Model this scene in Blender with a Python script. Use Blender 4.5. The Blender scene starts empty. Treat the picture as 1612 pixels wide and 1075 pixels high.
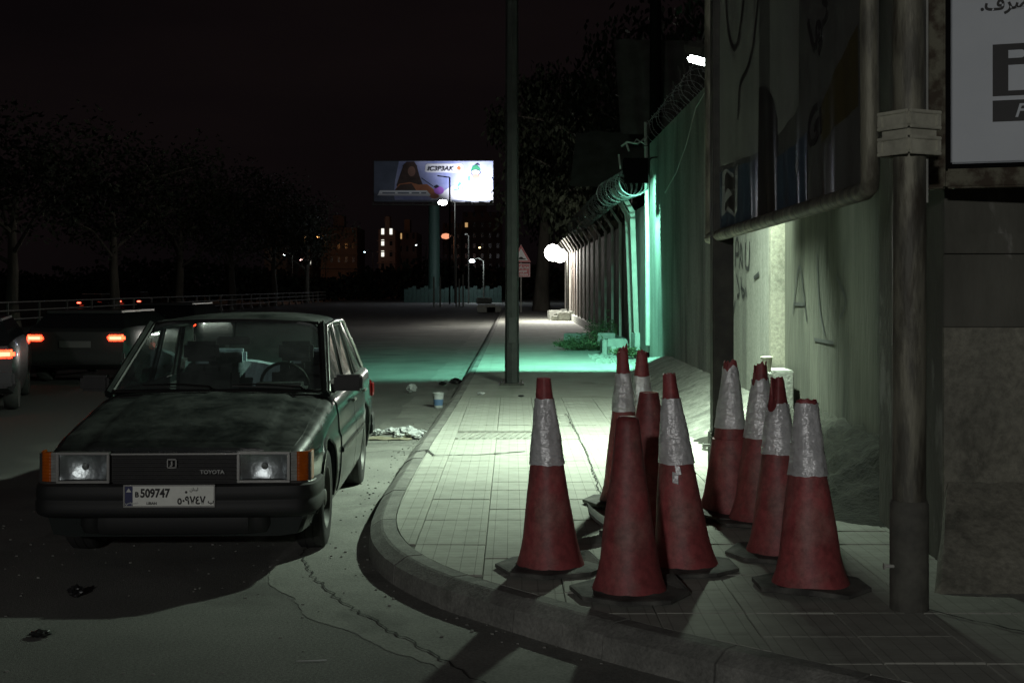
import bpy, bmesh, math, random
from mathutils import Vector, Matrix, noise
random.seed(7)
sc = bpy.context.scene
C = sc.collection
PI = math.pi
R = math.radians

# ------------------------------------------------------------------ camera
cam = bpy.data.cameras.new('camera')
cam.sensor_width = 36.0
cam.lens = 2100 / 1612 * 36
cam.shift_y = -(537.5 - 450) / 1612
cam.clip_start = 0.1
cam.clip_end = 3000
camo = bpy.data.objects.new('camera', cam)
C.objects.link(camo)
camo.location = (0, 0, 1.62)
camo.rotation_euler = (R(90), 0, 0)
sc.camera = camo

# ------------------------------------------------------------------ world (overcast night sky with city glow)
W = bpy.data.worlds.new('World')
sc.world = W
W.use_nodes = True
nt = W.node_tree
bg = nt.nodes['Background']
tc = nt.nodes.new('ShaderNodeTexCoord')
nz = nt.nodes.new('ShaderNodeTexNoise'); nz.inputs['Scale'].default_value = 2.2; nz.inputs['Detail'].default_value = 5
mp = nt.nodes.new('ShaderNodeMapping'); mp.inputs['Scale'].default_value = (1, 1, 4)
rp = nt.nodes.new('ShaderNodeValToRGB')
rp.color_ramp.elements[0].position = .35; rp.color_ramp.elements[0].color = (.0026, .0018, .0021, 1)
rp.color_ramp.elements[1].position = .75; rp.color_ramp.elements[1].color = (.0050, .0033, .0034, 1)
nt.links.new(tc.outputs['Generated'], mp.inputs[0]); nt.links.new(mp.outputs[0], nz.inputs['Vector'])
nt.links.new(nz.outputs[0], rp.inputs[0]); nt.links.new(rp.outputs[0], bg.inputs[0])
bg.inputs[1].default_value = 1.0
vs = sc.view_settings
vs.view_transform = 'Standard'; vs.look = 'None'; vs.gamma = 1; vs.exposure = 0; vs.use_curve_mapping = False
sc.cycles.sample_clamp_indirect = 3.0
sc.cycles.max_bounces = 6
sc.cycles.caustics_reflective = False
sc.cycles.caustics_refractive = False

# lamps of the place and one added fill: position, aim, watts, colour
LAMP1 = dict(pos=(1.675, 11.9, 3.64), aim=(-.24, .22, -.93), watts=490, spread=160, col=(.80, 1.0, .80))
LAMP2 = dict(pos=(2.19, 23.7, 3.62), aim=(-.45, .22, -.86), watts=1150, col=(.30, 1.0, .72))
LAMP3 = dict(pos=(1.83, 56.5, 2.97), aim=(.22, -.93, -.28), watts=600, col=(1.0, .97, .88))
LAMP0 = dict(pos=(-2.6, -8.5, 3.9), aim=(.22, .95, -.20), watts=380, col=(1.0, .985, .95))  # fill lamp added behind the viewer

# ------------------------------------------------------------------ helpers
def tag(o, label=None, cat=None, group=None, kind=None):
    if label: o['label'] = label
    if cat: o['category'] = cat
    if group: o['group'] = group
    if kind: o['kind'] = kind
    return o

def empty(name, loc=(0, 0, 0), rz=0, label=None, cat=None, group=None, parent=None):
    o = bpy.data.objects.new(name, None)
    C.objects.link(o); o.location = loc; o.rotation_euler = (0, 0, rz)
    if parent: o.parent = parent
    o.empty_display_size = .1
    return tag(o, label, cat, group)

def copy_tree(o, parent=None):
    c = o.copy(); C.objects.link(c)
    if parent: c.parent = parent
    for ch in list(o.children): copy_tree(ch, c)
    return c

class MB:
    def __init__(s): s.v = []; s.f = []; s.mi = []
    def add(s, vs, fs, mi=0):
        n = len(s.v); s.v += [tuple(p) for p in vs]
        for f in fs: s.f.append([i + n for i in f]); s.mi.append(mi)
        return s
    def box(s, x0, y0, z0, x1, y1, z1, mi=0, M=None):
        vs = [(x, y, z) for z in (z0, z1) for x, y in ((x0, y0), (x1, y0), (x1, y1), (x0, y1))]
        if M is not None: vs = [M @ Vector(p) for p in vs]
        return s.add(vs, [(3, 2, 1, 0), (4, 5, 6, 7), (0, 1, 5, 4), (1, 2, 6, 5), (2, 3, 7, 6), (3, 0, 4, 7)], mi)
    def cbox(s, c, d, mi=0, M=None):
        return s.box(c[0]-d[0]/2, c[1]-d[1]/2, c[2]-d[2]/2, c[0]+d[0]/2, c[1]+d[1]/2, c[2]+d[2]/2, mi, M)
    def rbox(s, x0, y0, z0, x1, y1, z1, r=.01, mi=0, M=None):
        # box with chamfered edges
        vs = []; 
        bm = bmesh.new()
        bmesh.ops.create_cube(bm, size=1)
        for v in bm.verts: v.co = Vector(((x0+x1)/2+v.co.x*(x1-x0), (y0+y1)/2+v.co.y*(y1-y0), (z0+z1)/2+v.co.z*(z1-z0)))
        bmesh.ops.bevel(bm, geom=bm.edges[:], offset=r, segments=2, affect='EDGES', clamp_overlap=True)
        bm.verts.index_update()
        vs = [(M @ v.co) if M is not None else v.co.copy() for v in bm.verts]
        fs = [[v.index for v in f.verts] for f in bm.faces]
        bm.free()
        return s.add(vs, fs, mi)
    def quad(s, a, b, c, d, mi=0): return s.add([a, b, c, d], [(0, 1, 2, 3)], mi)
    def tube(s, pts, r, n=8, mi=0, cap=True, closed=False):
        pts = [Vector(p) for p in pts]; L = len(pts)
        rs = r if isinstance(r, (list, tuple)) else [r]*L
        vs = []; prev = None
        for i, p in enumerate(pts):
            if closed: d = (pts[(i+1) % L]-pts[i-1])
            else: d = pts[min(i+1, L-1)]-pts[max(i-1, 0)]
            if d.length < 1e-9: d = Vector((0, 0, 1))
            d.normalize()
            if prev is None:
                a = d.orthogonal().normalized()
            else:
                a = (prev - d*prev.dot(d))
                a = a.normalized() if a.length > 1e-6 else d.orthogonal().normalized()
            prev = a; b = d.cross(a)
            for k in range(n):
                t = 2*PI*k/n
                vs.append(p + (a*math.cos(t)+b*math.sin(t))*rs[i])
        fs = []
        for i in range(L if closed else L-1):
            j = (i+1) % L
            for k in range(n):
                fs.append((i*n+k, i*n+(k+1) % n, j*n+(k+1) % n, j*n+k))
        if cap and not closed:
            fs.append(tuple(range(n))[::-1]); fs.append(tuple((L-1)*n+k for k in range(n)))
        return s.add(vs, fs, mi)
    def bar(s, p, q, w, h, up=(0, 0, 1), mi=0):
        p = Vector(p); q = Vector(q); d = (q-p).normalized(); up = Vector(up)
        a = d.cross(up)
        a = a.normalized() if a.length > 1e-6 else d.orthogonal().normalized()
        b = a.cross(d).normalized()
        vs = [c + a*sx*w/2 + b*sy*h/2 for c in (p, q) for sx, sy in ((-1, -1), (1, -1), (1, 1), (-1, 1))]
        return s.add(vs, [(3, 2, 1, 0), (4, 5, 6, 7), (0, 1, 5, 4), (1, 2, 6, 5), (2, 3, 7, 6), (3, 0, 4, 7)], mi)
    def lathe(s, prof, n=32, M=None, mi=0, jit=None, close=False):
        vs = []
        for i, (r, z) in enumerate(prof):
            for k in range(n):
                t = 2*PI*k/n; rr, zz = r, z
                if jit: rr, zz = jit(i, t, r, z)
                p = Vector((rr*math.cos(t), rr*math.sin(t), zz))
                vs.append(M @ p if M is not None else p)
        fs = []
        m = len(prof)
        for i in range(m if close else m-1):
            j = (i+1) % m
            for k in range(n):
                fs.append((i*n+k, i*n+(k+1) % n, j*n+(k+1) % n, j*n+k))
        return s.add(vs, fs, mi)
    def grid(s, fn, nu, nv, mi=0, flip=False):
        vs = [fn(i/nu, j/nv) for j in range(nv+1) for i in range(nu+1)]
        fs = []
        for j in range(nv):
            for i in range(nu):
                a = j*(nu+1)+i; q = (a, a+1, a+nu+2, a+nu+1)
                fs.append(q[::-1] if flip else q)
        return s.add(vs, fs, mi)
    def shell(s, fn, off, nu, nv, mi=0):
        # closed thin slab: fn(u,v)->point, off(u,v)->Vector thickness
        A = [Vector(fn(i/nu, j/nv)) for j in range(nv+1) for i in range(nu+1)]
        B = [A[j*(nu+1)+i] + Vector(off(i/nu, j/nv)) for j in range(nv+1) for i in range(nu+1)]
        N = len(A); fs = []
        for j in range(nv):
            for i in range(nu):
                a = j*(nu+1)+i; q = (a, a+1, a+nu+2, a+nu+1)
                fs.append(q); fs.append(tuple(x+N for x in q[::-1]))
        edge = [i for i in range(nu+1)] + [j*(nu+1)+nu for j in range(1, nv+1)] + [nv*(nu+1)+i for i in range(nu-1, -1, -1)] + [j*(nu+1) for j in range(nv-1, 0, -1)]
        for k in range(len(edge)):
            a, b = edge[k], edge[(k+1) % len(edge)]
            fs.append((b, a, a+N, b+N))
        return s.add(A+B, fs, mi)
    def poly(s, pts, depth, M=None, mi=0):
        # flat polygon in XZ plane (x,z), extruded along -y by depth
        n = len(pts)
        vs = [Vector((x, 0, z)) for x, z in pts]+[Vector((x, -depth, z)) for x, z in pts]
        if M is not None: vs = [M @ v for v in vs]
        fs = [tuple(range(n))[::-1], tuple(range(n, 2*n))]+[(i, (i+1) % n, (i+1) % n+n, i+n) for i in range(n)]
        return s.add(vs, fs, mi)
    def build(s, name, mats, parent=None, smooth=None, bevel=None):
        me = bpy.data.meshes.new(name)
        me.from_pydata(s.v, [], s.f)
        if not isinstance(mats, (list, tuple)): mats = [mats]
        for m in mats: me.materials.append(m)
        if len(mats) > 1: me.polygons.foreach_set('material_index', s.mi)
        bm = bmesh.new(); bm.from_mesh(me)
        bmesh.ops.recalc_face_normals(bm, faces=bm.faces)
        bm.to_mesh(me); bm.free()
        if smooth is not None:
            me.polygons.foreach_set('use_smooth', [True]*len(me.polygons))
            me.set_sharp_from_angle(angle=R(smooth))
        me.update()
        o = bpy.data.objects.new(name, me); C.objects.link(o)
        if parent: o.parent = parent
        return o

def text_mesh(name, body, size, mat, parent=None, M=None, bold=0.0, extrude=.0015, align='LEFT', shear=0, sx=1.0):
    cu = bpy.data.curves.new(name, 'FONT'); cu.body = body; cu.size = size; cu.extrude = extrude
    cu.offset = bold; cu.align_x = align; cu.shear = shear; cu.resolution_u = 3
    t = bpy.data.objects.new(name, cu); C.objects.link(t)
    dg = bpy.context.evaluated_depsgraph_get()
    me = bpy.data.meshes.new_from_object(t.evaluated_get(dg))
    bpy.data.objects.remove(t)
    for v in me.vertices: v.co.x *= sx
    if M is not None: me.transform(M)
    me.materials.clear(); me.materials.append(mat)
    o = bpy.data.objects.new(name, me); C.objects.link(o)
    if parent: o.parent = parent
    return o

# ------------------------------------------------------------------ materials
def N(nt, t, **kw):
    n = nt.nodes.new(t)
    for k, v in kw.items():
        if k in n.inputs: n.inputs[k].default_value = v
        else: setattr(n, k, v)
    return n

def c4(c): return (c[0], c[1], c[2], 1)

def pmat(name, col, col2=None, rough=.7, scale=3, detail=6, lo=.35, hi=.65, bump=0, bscale=40, metal=0, coat=0,
         col3=None, scale3=.6, lo3=.5, hi3=.7, coords='Object', stretch=(1, 1, 1), rvar=0, spec=None, objvar=0, alpha=None):
    m = bpy.data.materials.new(name); m.use_nodes = True
    t = m.node_tree; b = t.nodes['Principled BSDF']; L = t.links.new
    b.inputs['Roughness'].default_value = rough; b.inputs['Metallic'].default_value = metal
    b.inputs['Coat Weight'].default_value = coat
    if spec is not None: b.inputs['Specular IOR Level'].default_value = spec
    b.inputs['Base Color'].default_value = c4(col)
    tc = N(t, 'ShaderNodeTexCoord'); mp = N(t, 'ShaderNodeMapping'); mp.inputs['Scale'].default_value = stretch
    L(tc.outputs[coords], mp.inputs[0])
    out = None
    if col2 is not None:
        n1 = N(t, 'ShaderNodeTexNoise', Scale=scale, Detail=detail, Roughness=.6); L(mp.outputs[0], n1.inputs['Vector'])
        r1 = N(t, 'ShaderNodeMapRange'); r1.inputs[1].default_value = lo; r1.inputs[2].default_value = hi; L(n1.outputs[0], r1.inputs[0])
        mx = N(t, 'ShaderNodeMix', data_type='RGBA'); mx.inputs[6].default_value = c4(col); mx.inputs[7].default_value = c4(col2)
        L(r1.outputs[0], mx.inputs[0]); out = mx.outputs[2]
        if rvar:
            r2 = N(t, 'ShaderNodeMapRange'); r2.inputs[3].default_value = rough; r2.inputs[4].default_value = min(1, max(0, rough+rvar))
            L(r1.outputs[0], r2.inputs[0]); L(r2.outputs[0], b.inputs['Roughness'])
        if col3 is not None:
            n3 = N(t, 'ShaderNodeTexNoise', Scale=scale3, Detail=8, Roughness=.65, Distortion=.4)
            mp3 = N(t, 'ShaderNodeMapping'); mp3.inputs['Location'].default_value = (13.1, 7.7, 3.3); mp3.inputs['Scale'].default_value = stretch
            L(tc.outputs[coords], mp3.inputs[0]); L(mp3.outputs[0], n3.inputs['Vector'])
            r3 = N(t, 'ShaderNodeMapRange'); r3.inputs[1].default_value = lo3; r3.inputs[2].default_value = hi3; L(n3.outputs[0], r3.inputs[0])
            m3 = N(t, 'ShaderNodeMix', data_type='RGBA'); L(out, m3.inputs[6]); m3.inputs[7].default_value = c4(col3)
            L(r3.outputs[0], m3.inputs[0]); out = m3.outputs[2]
    if objvar:
        oi = N(t, 'ShaderNodeObjectInfo'); rr = N(t, 'ShaderNodeMapRange'); rr.inputs[3].default_value = 1-objvar; rr.inputs[4].default_value = 1+objvar
        L(oi.outputs['Random'], rr.inputs[0])
        hs = N(t, 'ShaderNodeHueSaturation')
        if out is not None: L(out, hs.inputs['Color'])
        else: hs.inputs['Color'].default_value = c4(col)
        L(rr.outputs[0], hs.inputs['Value']); out = hs.outputs[0]
    if out is not None: L(out, b.inputs['Base Color'])
    if bump:
        nb = N(t, 'ShaderNodeTexNoise', Scale=bscale, Detail=6); L(mp.outputs[0], nb.inputs['Vector'])
        bp = N(t, 'ShaderNodeBump', Strength=1.0, Distance=bump); L(nb.outputs[0], bp.inputs['Height']); L(bp.outputs[0], b.inputs['Normal'])
    return m

def emat(name, col, strength):
    m = bpy.data.materials.new(name); m.use_nodes = True
    t = m.node_tree; t.nodes.remove(t.nodes['Principled BSDF'])
    e = N(t, 'ShaderNodeEmission'); e.inputs[0].default_value = c4(col); e.inputs[1].default_value = strength
    t.links.new(e.outputs[0], t.nodes['Material Output'].inputs[0])
    return m

def glassmat(name, tint=(.9, .95, .93), dust=.05, dustcol=(.35, .38, .38), rough=.02, dust_lo=.4, dust_hi=.8):
    m = bpy.data.materials.new(name); m.use_nodes = True
    t = m.node_tree; t.nodes.remove(t.nodes['Principled BSDF']); L = t.links.new
    tr = N(t, 'ShaderNodeBsdfTransparent'); tr.inputs[0].default_value = c4(tint)
    gl = N(t, 'ShaderNodeBsdfGlossy'); gl.inputs['Roughness'].default_value = rough
    lw = N(t, 'ShaderNodeLayerWeight', Blend=.5); pw = N(t, 'ShaderNodeMath', operation='POWER'); L(lw.outputs['Facing'], pw.inputs[0]); pw.inputs[1].default_value = 4.5
    fr = N(t, 'ShaderNodeMath', operation='MULTIPLY_ADD'); L(pw.outputs[0], fr.inputs[0]); fr.inputs[1].default_value = .9; fr.inputs[2].default_value = .025
    mx = N(t, 'ShaderNodeMixShader'); L(fr.outputs[0], mx.inputs[0]); L(tr.outputs[0], mx.inputs[1]); L(gl.outputs[0], mx.inputs[2])
    df = N(t, 'ShaderNodeBsdfDiffuse'); df.inputs[0].default_value = c4(dustcol)
    nz = N(t, 'ShaderNodeTexNoise', Scale=2.5, Detail=8, Roughness=.7); tc = N(t, 'ShaderNodeTexCoord'); L(tc.outputs['Object'], nz.inputs['Vector'])
    mr = N(t, 'ShaderNodeMapRange'); mr.inputs[1].default_value = dust_lo; mr.inputs[2].default_value = dust_hi; mr.inputs[3].default_value = dust*.3; mr.inputs[4].default_value = dust
    L(nz.outputs[0], mr.inputs[0])
    m2 = N(t, 'ShaderNodeMixShader'); L(mr.outputs[0], m2.inputs[0]); L(mx.outputs[0], m2.inputs[1]); L(df.outputs[0], m2.inputs[2])
    L(m2.outputs[0], t.nodes['Material Output'].inputs[0])
    return m

def dusty_paint(name, base, dustcol=(.13, .14, .125), rough=.16, amount=.85):
    m = bpy.data.materials.new(name); m.use_nodes = True
    t = m.node_tree; b = t.nodes['Principled BSDF']; L = t.links.new
    tc = N(t, 'ShaderNodeTexCoord'); g = N(t, 'ShaderNodeNewGeometry'); sp = N(t, 'ShaderNodeSeparateXYZ'); L(g.outputs['Normal'], sp.inputs[0])
    up = N(t, 'ShaderNodeMapRange'); up.inputs[1].default_value = .3; up.inputs[2].default_value = .98; up.inputs[3].default_value = .06; up.inputs[4].default_value = amount
    L(sp.outputs[2], up.inputs[0])
    nz = N(t, 'ShaderNodeTexNoise', Scale=3.4, Detail=10, Roughness=.75, Distortion=.15); L(tc.outputs['Object'], nz.inputs['Vector'])
    nr = N(t, 'ShaderNodeMapRange'); nr.inputs[1].default_value = .36; nr.inputs[2].default_value = .62; nr.inputs[3].default_value = .25; nr.inputs[4].default_value = 1; L(nz.outputs[0], nr.inputs[0])
    mu = N(t, 'ShaderNodeMath', operation='MULTIPLY'); L(up.outputs[0], mu.inputs[0]); L(nr.outputs[0], mu.inputs[1])
    mx = N(t, 'ShaderNodeMix', data_type='RGBA'); mx.inputs[6].default_value = c4(base); mx.inputs[7].default_value = c4(dustcol)
    L(mu.outputs[0], mx.inputs[0]); L(mx.outputs[2], b.inputs['Base Color'])
    rr = N(t, 'ShaderNodeMapRange'); rr.inputs[2].default_value = .6; rr.inputs[3].default_value = rough; rr.inputs[4].default_value = .75; L(mu.outputs[0], rr.inputs[0]); L(rr.outputs[0], b.inputs['Roughness'])
    n2 = N(t, 'ShaderNodeTexNoise', Scale=1.7, Detail=2); L(tc.outputs['Object'], n2.inputs['Vector'])
    bp = N(t, 'ShaderNodeBump', Strength=1, Distance=.003); L(n2.outputs[0], bp.inputs['Height']); L(bp.outputs[0], b.inputs['Normal'])
    return m

M = {}
M['asphalt'] = pmat('asphalt', (.135, .138, .126), (.205, .21, .19), rough=.9, scale=.9, lo=.3, hi=.7, bump=.006, bscale=160, col3=(.065, .062, .058), scale3=.5, lo3=.56, hi3=.74)
M['gutter'] = pmat('gutter_concrete', (.165, .168, .152), (.235, .24, .215), rough=.9, scale=1.6, bump=.004, bscale=120, col3=(.10, .10, .09), scale3=1.3, lo3=.56, hi3=.75)
M['dirt_ground'] = pmat('dirt_ground', (.05, .045, .035), (.08, .075, .06), rough=1, scale=.3)
M['bed'] = pmat('mortar_bed', (.10, .10, .085), (.15, .15, .13), rough=1, scale=8)
M['kerb'] = pmat('kerb_concrete', (.15, .152, .138), (.23, .232, .21), rough=.9, scale=4, bump=.004, bscale=70, col3=(.09, .09, .08), scale3=2.2, lo3=.52, hi3=.72, coords='Object', objvar=.10)
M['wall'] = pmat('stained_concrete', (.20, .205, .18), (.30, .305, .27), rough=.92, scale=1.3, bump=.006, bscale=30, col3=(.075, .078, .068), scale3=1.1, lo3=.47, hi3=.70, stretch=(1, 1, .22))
M['wall_dimmed'] = pmat('dimmed_concrete', (.072, .074, .058), (.13, .132, .105), rough=.95, scale=1.5, bump=.008, bscale=24, col3=(.018, .020, .014), scale3=1.2, lo3=.40, hi3=.62, stretch=(1, 1, .2))  # near wall darkened in colour to stand for the light falling off
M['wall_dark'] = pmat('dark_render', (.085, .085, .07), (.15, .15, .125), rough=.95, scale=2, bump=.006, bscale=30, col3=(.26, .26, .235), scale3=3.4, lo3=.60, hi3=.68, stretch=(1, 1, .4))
M['wall_low'] = pmat('grey_render', (.17, .17, .14), (.26, .255, .205), rough=.95, scale=1.6, bump=.006, bscale=26, col3=(.08, .08, .065), scale3=2, lo3=.55, hi3=.7)
M['slope'] = pmat('dirty_cement_slope', (.07, .07, .058), (.12, .12, .10), rough=.95, scale=3, bump=.012, bscale=22, col3=(.045, .045, .038), scale3=2.5, lo3=.48, hi3=.66)
M['cement'] = pmat('rough_cement', (.20, .21, .185), (.34, .35, .31), rough=.95, scale=5, bump=.02, bscale=14, col3=(.12, .125, .11), scale3=3, lo3=.5, hi3=.7)
M['steel_pipe'] = pmat('old_galvanised_steel', (.10, .098, .08), (.24, .235, .18), rough=.6, scale=11, lo=.42, hi=.6, bump=.004, bscale=60, metal=.25, col3=(.05, .042, .03), scale3=7, lo3=.50, hi3=.66, stretch=(1, 1, .22))
M['sleeve_steel'] = pmat('dull_dark_steel_sleeve', (.07, .07, .06), (.12, .12, .10), rough=.8, scale=9, bump=.003, bscale=50)
M['dark_steel'] = pmat('dark_steel', (.035, .036, .032), (.06, .06, .05), rough=.6, scale=8, metal=.4)
M['pole'] = pmat('lamp_post_metal', (.028, .032, .030), (.045, .05, .046), rough=.7, scale=8, bump=.002, bscale=40)
M['galv'] = pmat('galvanised_white', (.45, .46, .42), (.33, .34, .31), rough=.6, scale=6)
M['rust_frame'] = pmat('rusty_frame', (.17, .165, .12), (.06, .045, .03), rough=.85, scale=9, bump=.006, bscale=40, metal=.1, lo=.42, hi=.58)
M['cast'] = pmat('cast_clamp', (.52, .52, .42), (.36, .36, .29), rough=.7, scale=12, bump=.003)
M['black'] = pmat('matt_black', (.008, .008, .008), rough=1, spec=0)
M['rubber'] = pmat('tyre_rubber', (.018, .018, .018), (.035, .035, .033), rough=.85, scale=6)
M['base_rubber'] = pmat('dusty_black_rubber', (.04, .04, .037), (.13, .13, .115), rough=.9, scale=7, bump=.004, bscale=50)
M['rim'] = pmat('dusty_steel_rim', (.16, .165, .155), (.09, .09, .085), rough=.5, scale=8, metal=.5)
M['chrome'] = pmat('chrome', (.55, .56, .55), rough=.22, metal=1)
M['dull_chrome'] = pmat('dull_trim', (.22, .22, .21), rough=.4, metal=.8)
M['paint'] = dusty_paint('dark_dusty_paint', (.010, .014, .014), (.060, .067, .060), amount=.55)
M['bumper'] = dusty_paint('black_plastic_bumper', (.009, .010, .010), (.03, .031, .029), rough=.62, amount=.8)
M['plastic'] = pmat('black_plastic', (.008, .008, .008), (.014, .014, .013), spec=.3, rough=.5, scale=10)
M['interior'] = pmat('dark_interior', (.012, .012, .013), (.02, .02, .022), rough=.9, scale=6)
M['seatcloth'] = pmat('blue_grey_seat_cover', (.44, .54, .60), (.18, .23, .26), rough=.95, scale=9, stretch=(1, 1, .2))
M['windscreen'] = glassmat('dusty_windscreen', dust=.10, dust_lo=.45, dust_hi=.75)
M['sideglass'] = glassmat('side_glass', tint=(.75, .8, .78), dust=.08)
M['lens'] = glassmat('headlight_lens', tint=(.95, .97, .97), dust=.03, rough=.05)
M['reflector'] = pmat('lamp_reflector', (.80, .82, .84), (.65, .66, .68), rough=.36, metal=1, scale=9, bump=.007, bscale=16)
M['amber'] = pmat('amber_lens', (.48, .105, .006), (.36, .07, .004), rough=.30, scale=20, coat=.05, spec=.25)
M['clearlens'] = pmat('clear_lens', (.30, .31, .30), (.22, .22, .21), rough=.2, scale=30, coat=.5)
M['redlens'] = pmat('red_lens', (.25, .01, .01), rough=.2, coat=.5)
M['plate_white'] = pmat('plate_white', (.82, .84, .78), (.74, .76, .70), rough=.5, scale=20)
M['plate_blue'] = pmat('plate_blue', (.012, .018, .09), rough=.5)
M['ink'] = pmat('black_ink', (.008, .008, .008), rough=.6)
M['white_print'] = pmat('white_print', (.6, .62, .6), rough=.6)
M['red'] = pmat('faded_red_plastic', (.34, .075, .078), (.23, .048, .050), rough=.55, scale=6, bump=.002, bscale=20, col3=(.27, .15, .13), scale3=5, lo3=.50, hi3=.78, stretch=(1, 1, .5), objvar=.12)
M['foil'] = pmat('wrinkled_reflective_foil', (.85, .86, .87), (.62, .63, .64), rough=.28, scale=9, metal=.25, bump=.016, bscale=22, stretch=(1, 1, 1.5))
M['lampglow1'] = emat('lamp_glass_lit', (.85, 1, .92), 40)
M['lampglow3'] = emat('lamp_glass_far', (1, .98, .92), 25)
M['leaf'] = pmat('dark_leaf', (.014, .020, .010), (.026, .034, .016), rough=.8, scale=1)
M['leaf2'] = pmat('weed_leaf', (.07, .10, .045), (.10, .14, .06), rough=.8, scale=3)
M['bark'] = pmat('bark', (.06, .055, .045), (.12, .11, .09), rough=.95, scale=3, bump=.02, bscale=12, stretch=(1, 1, .3))
M['fence_panel'] = pmat('fence_sheet', (.075, .055, .045), (.12, .09, .075), rough=.8, scale=3, stretch=(1, 1, .3))
M['fence_panel_pale'] = pmat('pale_stained_sheet', (.22, .18, .165), (.13, .09, .085), rough=.8, scale=2, stretch=(1, 1, .4))
M['fence_post'] = pmat('fence_post_concrete', (.42, .40, .36), (.32, .30, .27), rough=.9, scale=4)
M['wire'] = pmat('razor_wire', (.42, .44, .43), rough=.5, metal=.5)
M['tin'] = pmat('rusty_tin_sheet', (.06, .06, .05), (.10, .10, .09), rough=.7, scale=3, metal=.2)
M['block'] = pmat('concrete_block', (.40, .42, .38), (.30, .31, .28), rough=.95, scale=8, bump=.006, bscale=40)
M['rail'] = pmat('white_rail_paint', (.16, .155, .15), (.10, .095, .09), rough=.6, scale=6)

def speckle(m, scale, lo, hi, coords='Object'):
    t = m.node_tree; b = t.nodes['Principled BSDF']; L = t.links.new
    old = b.inputs['Base Color'].links[0].from_socket
    tc = N(t, 'ShaderNodeTexCoord'); nz = N(t, 'ShaderNodeTexNoise', Scale=scale, Detail=3, Roughness=.8); L(tc.outputs[coords], nz.inputs['Vector'])
    mr = N(t, 'ShaderNodeMapRange'); mr.inputs[1].default_value = .35; mr.inputs[2].default_value = .65; mr.inputs[3].default_value = lo; mr.inputs[4].default_value = hi; L(nz.outputs[0], mr.inputs[0])
    hs = N(t, 'ShaderNodeHueSaturation'); L(old, hs.inputs['Color']); L(mr.outputs[0], hs.inputs['Value']); L(hs.outputs[0], b.inputs['Base Color'])
speckle(M['asphalt'], 70, .62, 1.35); speckle(M['red'], 16, .70, 1.22); speckle(M['gutter'], 60, .75, 1.2); speckle(M['kerb'], 50, .75, 1.2); speckle(M['cement'], 30, .7, 1.25); speckle(M['wall'], 22, .8, 1.15); speckle(M['wall_low'], 25, .75, 1.2)
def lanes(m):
    # lanes darkened in colour for the dimmer light there; the parking strip is dusty
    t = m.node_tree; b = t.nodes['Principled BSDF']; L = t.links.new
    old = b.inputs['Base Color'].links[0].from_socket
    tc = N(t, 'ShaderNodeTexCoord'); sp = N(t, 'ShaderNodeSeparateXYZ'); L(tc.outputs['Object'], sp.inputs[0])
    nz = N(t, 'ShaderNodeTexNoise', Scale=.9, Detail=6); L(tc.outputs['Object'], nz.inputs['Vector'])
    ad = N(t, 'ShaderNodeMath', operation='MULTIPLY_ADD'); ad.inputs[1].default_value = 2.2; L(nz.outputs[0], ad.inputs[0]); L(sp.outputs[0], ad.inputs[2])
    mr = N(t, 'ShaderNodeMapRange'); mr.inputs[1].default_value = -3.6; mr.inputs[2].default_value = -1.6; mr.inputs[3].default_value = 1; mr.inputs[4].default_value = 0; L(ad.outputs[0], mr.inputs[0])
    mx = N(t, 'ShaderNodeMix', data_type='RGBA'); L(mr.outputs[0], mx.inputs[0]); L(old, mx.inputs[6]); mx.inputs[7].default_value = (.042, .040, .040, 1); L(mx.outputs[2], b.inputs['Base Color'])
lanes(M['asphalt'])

# paving tile: small square pattern pressed in relief
def tile_material():
    m = pmat('paving_tile', (.30, .31, .27), (.37, .38, .335), rough=.9, scale=5, objvar=.07, col3=(.19, .195, .17), scale3=3, lo3=.56, hi3=.76)
    t = m.node_tree; b = t.nodes['Principled BSDF']; L = t.links.new
    tc = N(t, 'ShaderNodeTexCoord')
    br = N(t, 'ShaderNodeTexBrick'); br.offset = 0; br.squash = 1
    br.inputs['Scale'].default_value = 1; br.inputs['Mortar Size'].default_value = .0035; br.inputs['Brick Width'].default_value = .0775; br.inputs['Row Height'].default_value = .0775
    br.inputs['Mortar Smooth'].default_value = .4
    L(tc.outputs['Object'], br.inputs['Vector'])
    nz = N(t, 'ShaderNodeTexNoise', Scale=80, Detail=4); L(tc.outputs['Object'], nz.inputs['Vector'])
    s = N(t, 'ShaderNodeMath', operation='MULTIPLY_ADD'); s.inputs[1].default_value = .35; L(nz.outputs[0], s.inputs[0])
    inv = N(t, 'ShaderNodeMath', operation='SUBTRACT'); inv.inputs[0].default_value = 1; L(br.outputs['Fac'], inv.inputs[1]); L(inv.outputs[0], s.inputs[2])
    bp = N(t, 'ShaderNodeBump', Strength=1, Distance=.004); L(s.outputs[0], bp.inputs['Height']); L(bp.outputs[0], b.inputs['Normal'])
    bp.inputs['Distance'].default_value = .002
    old = b.inputs['Base Color'].links[0].from_socket
    mx = N(t, 'ShaderNodeMix', data_type='RGBA'); L(old, mx.inputs[6]); mx.inputs[7].default_value = (.16, .165, .14, 1)
    mk = N(t, 'ShaderNodeMath', operation='MULTIPLY'); mk.inputs[1].default_value = .28; L(br.outputs['Fac'], mk.inputs[0]); L(mk.outputs[0], mx.inputs[0])
    L(mx.outputs[2], b.inputs['Base Color'])
    return m
M['tile'] = tile_material()
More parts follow.
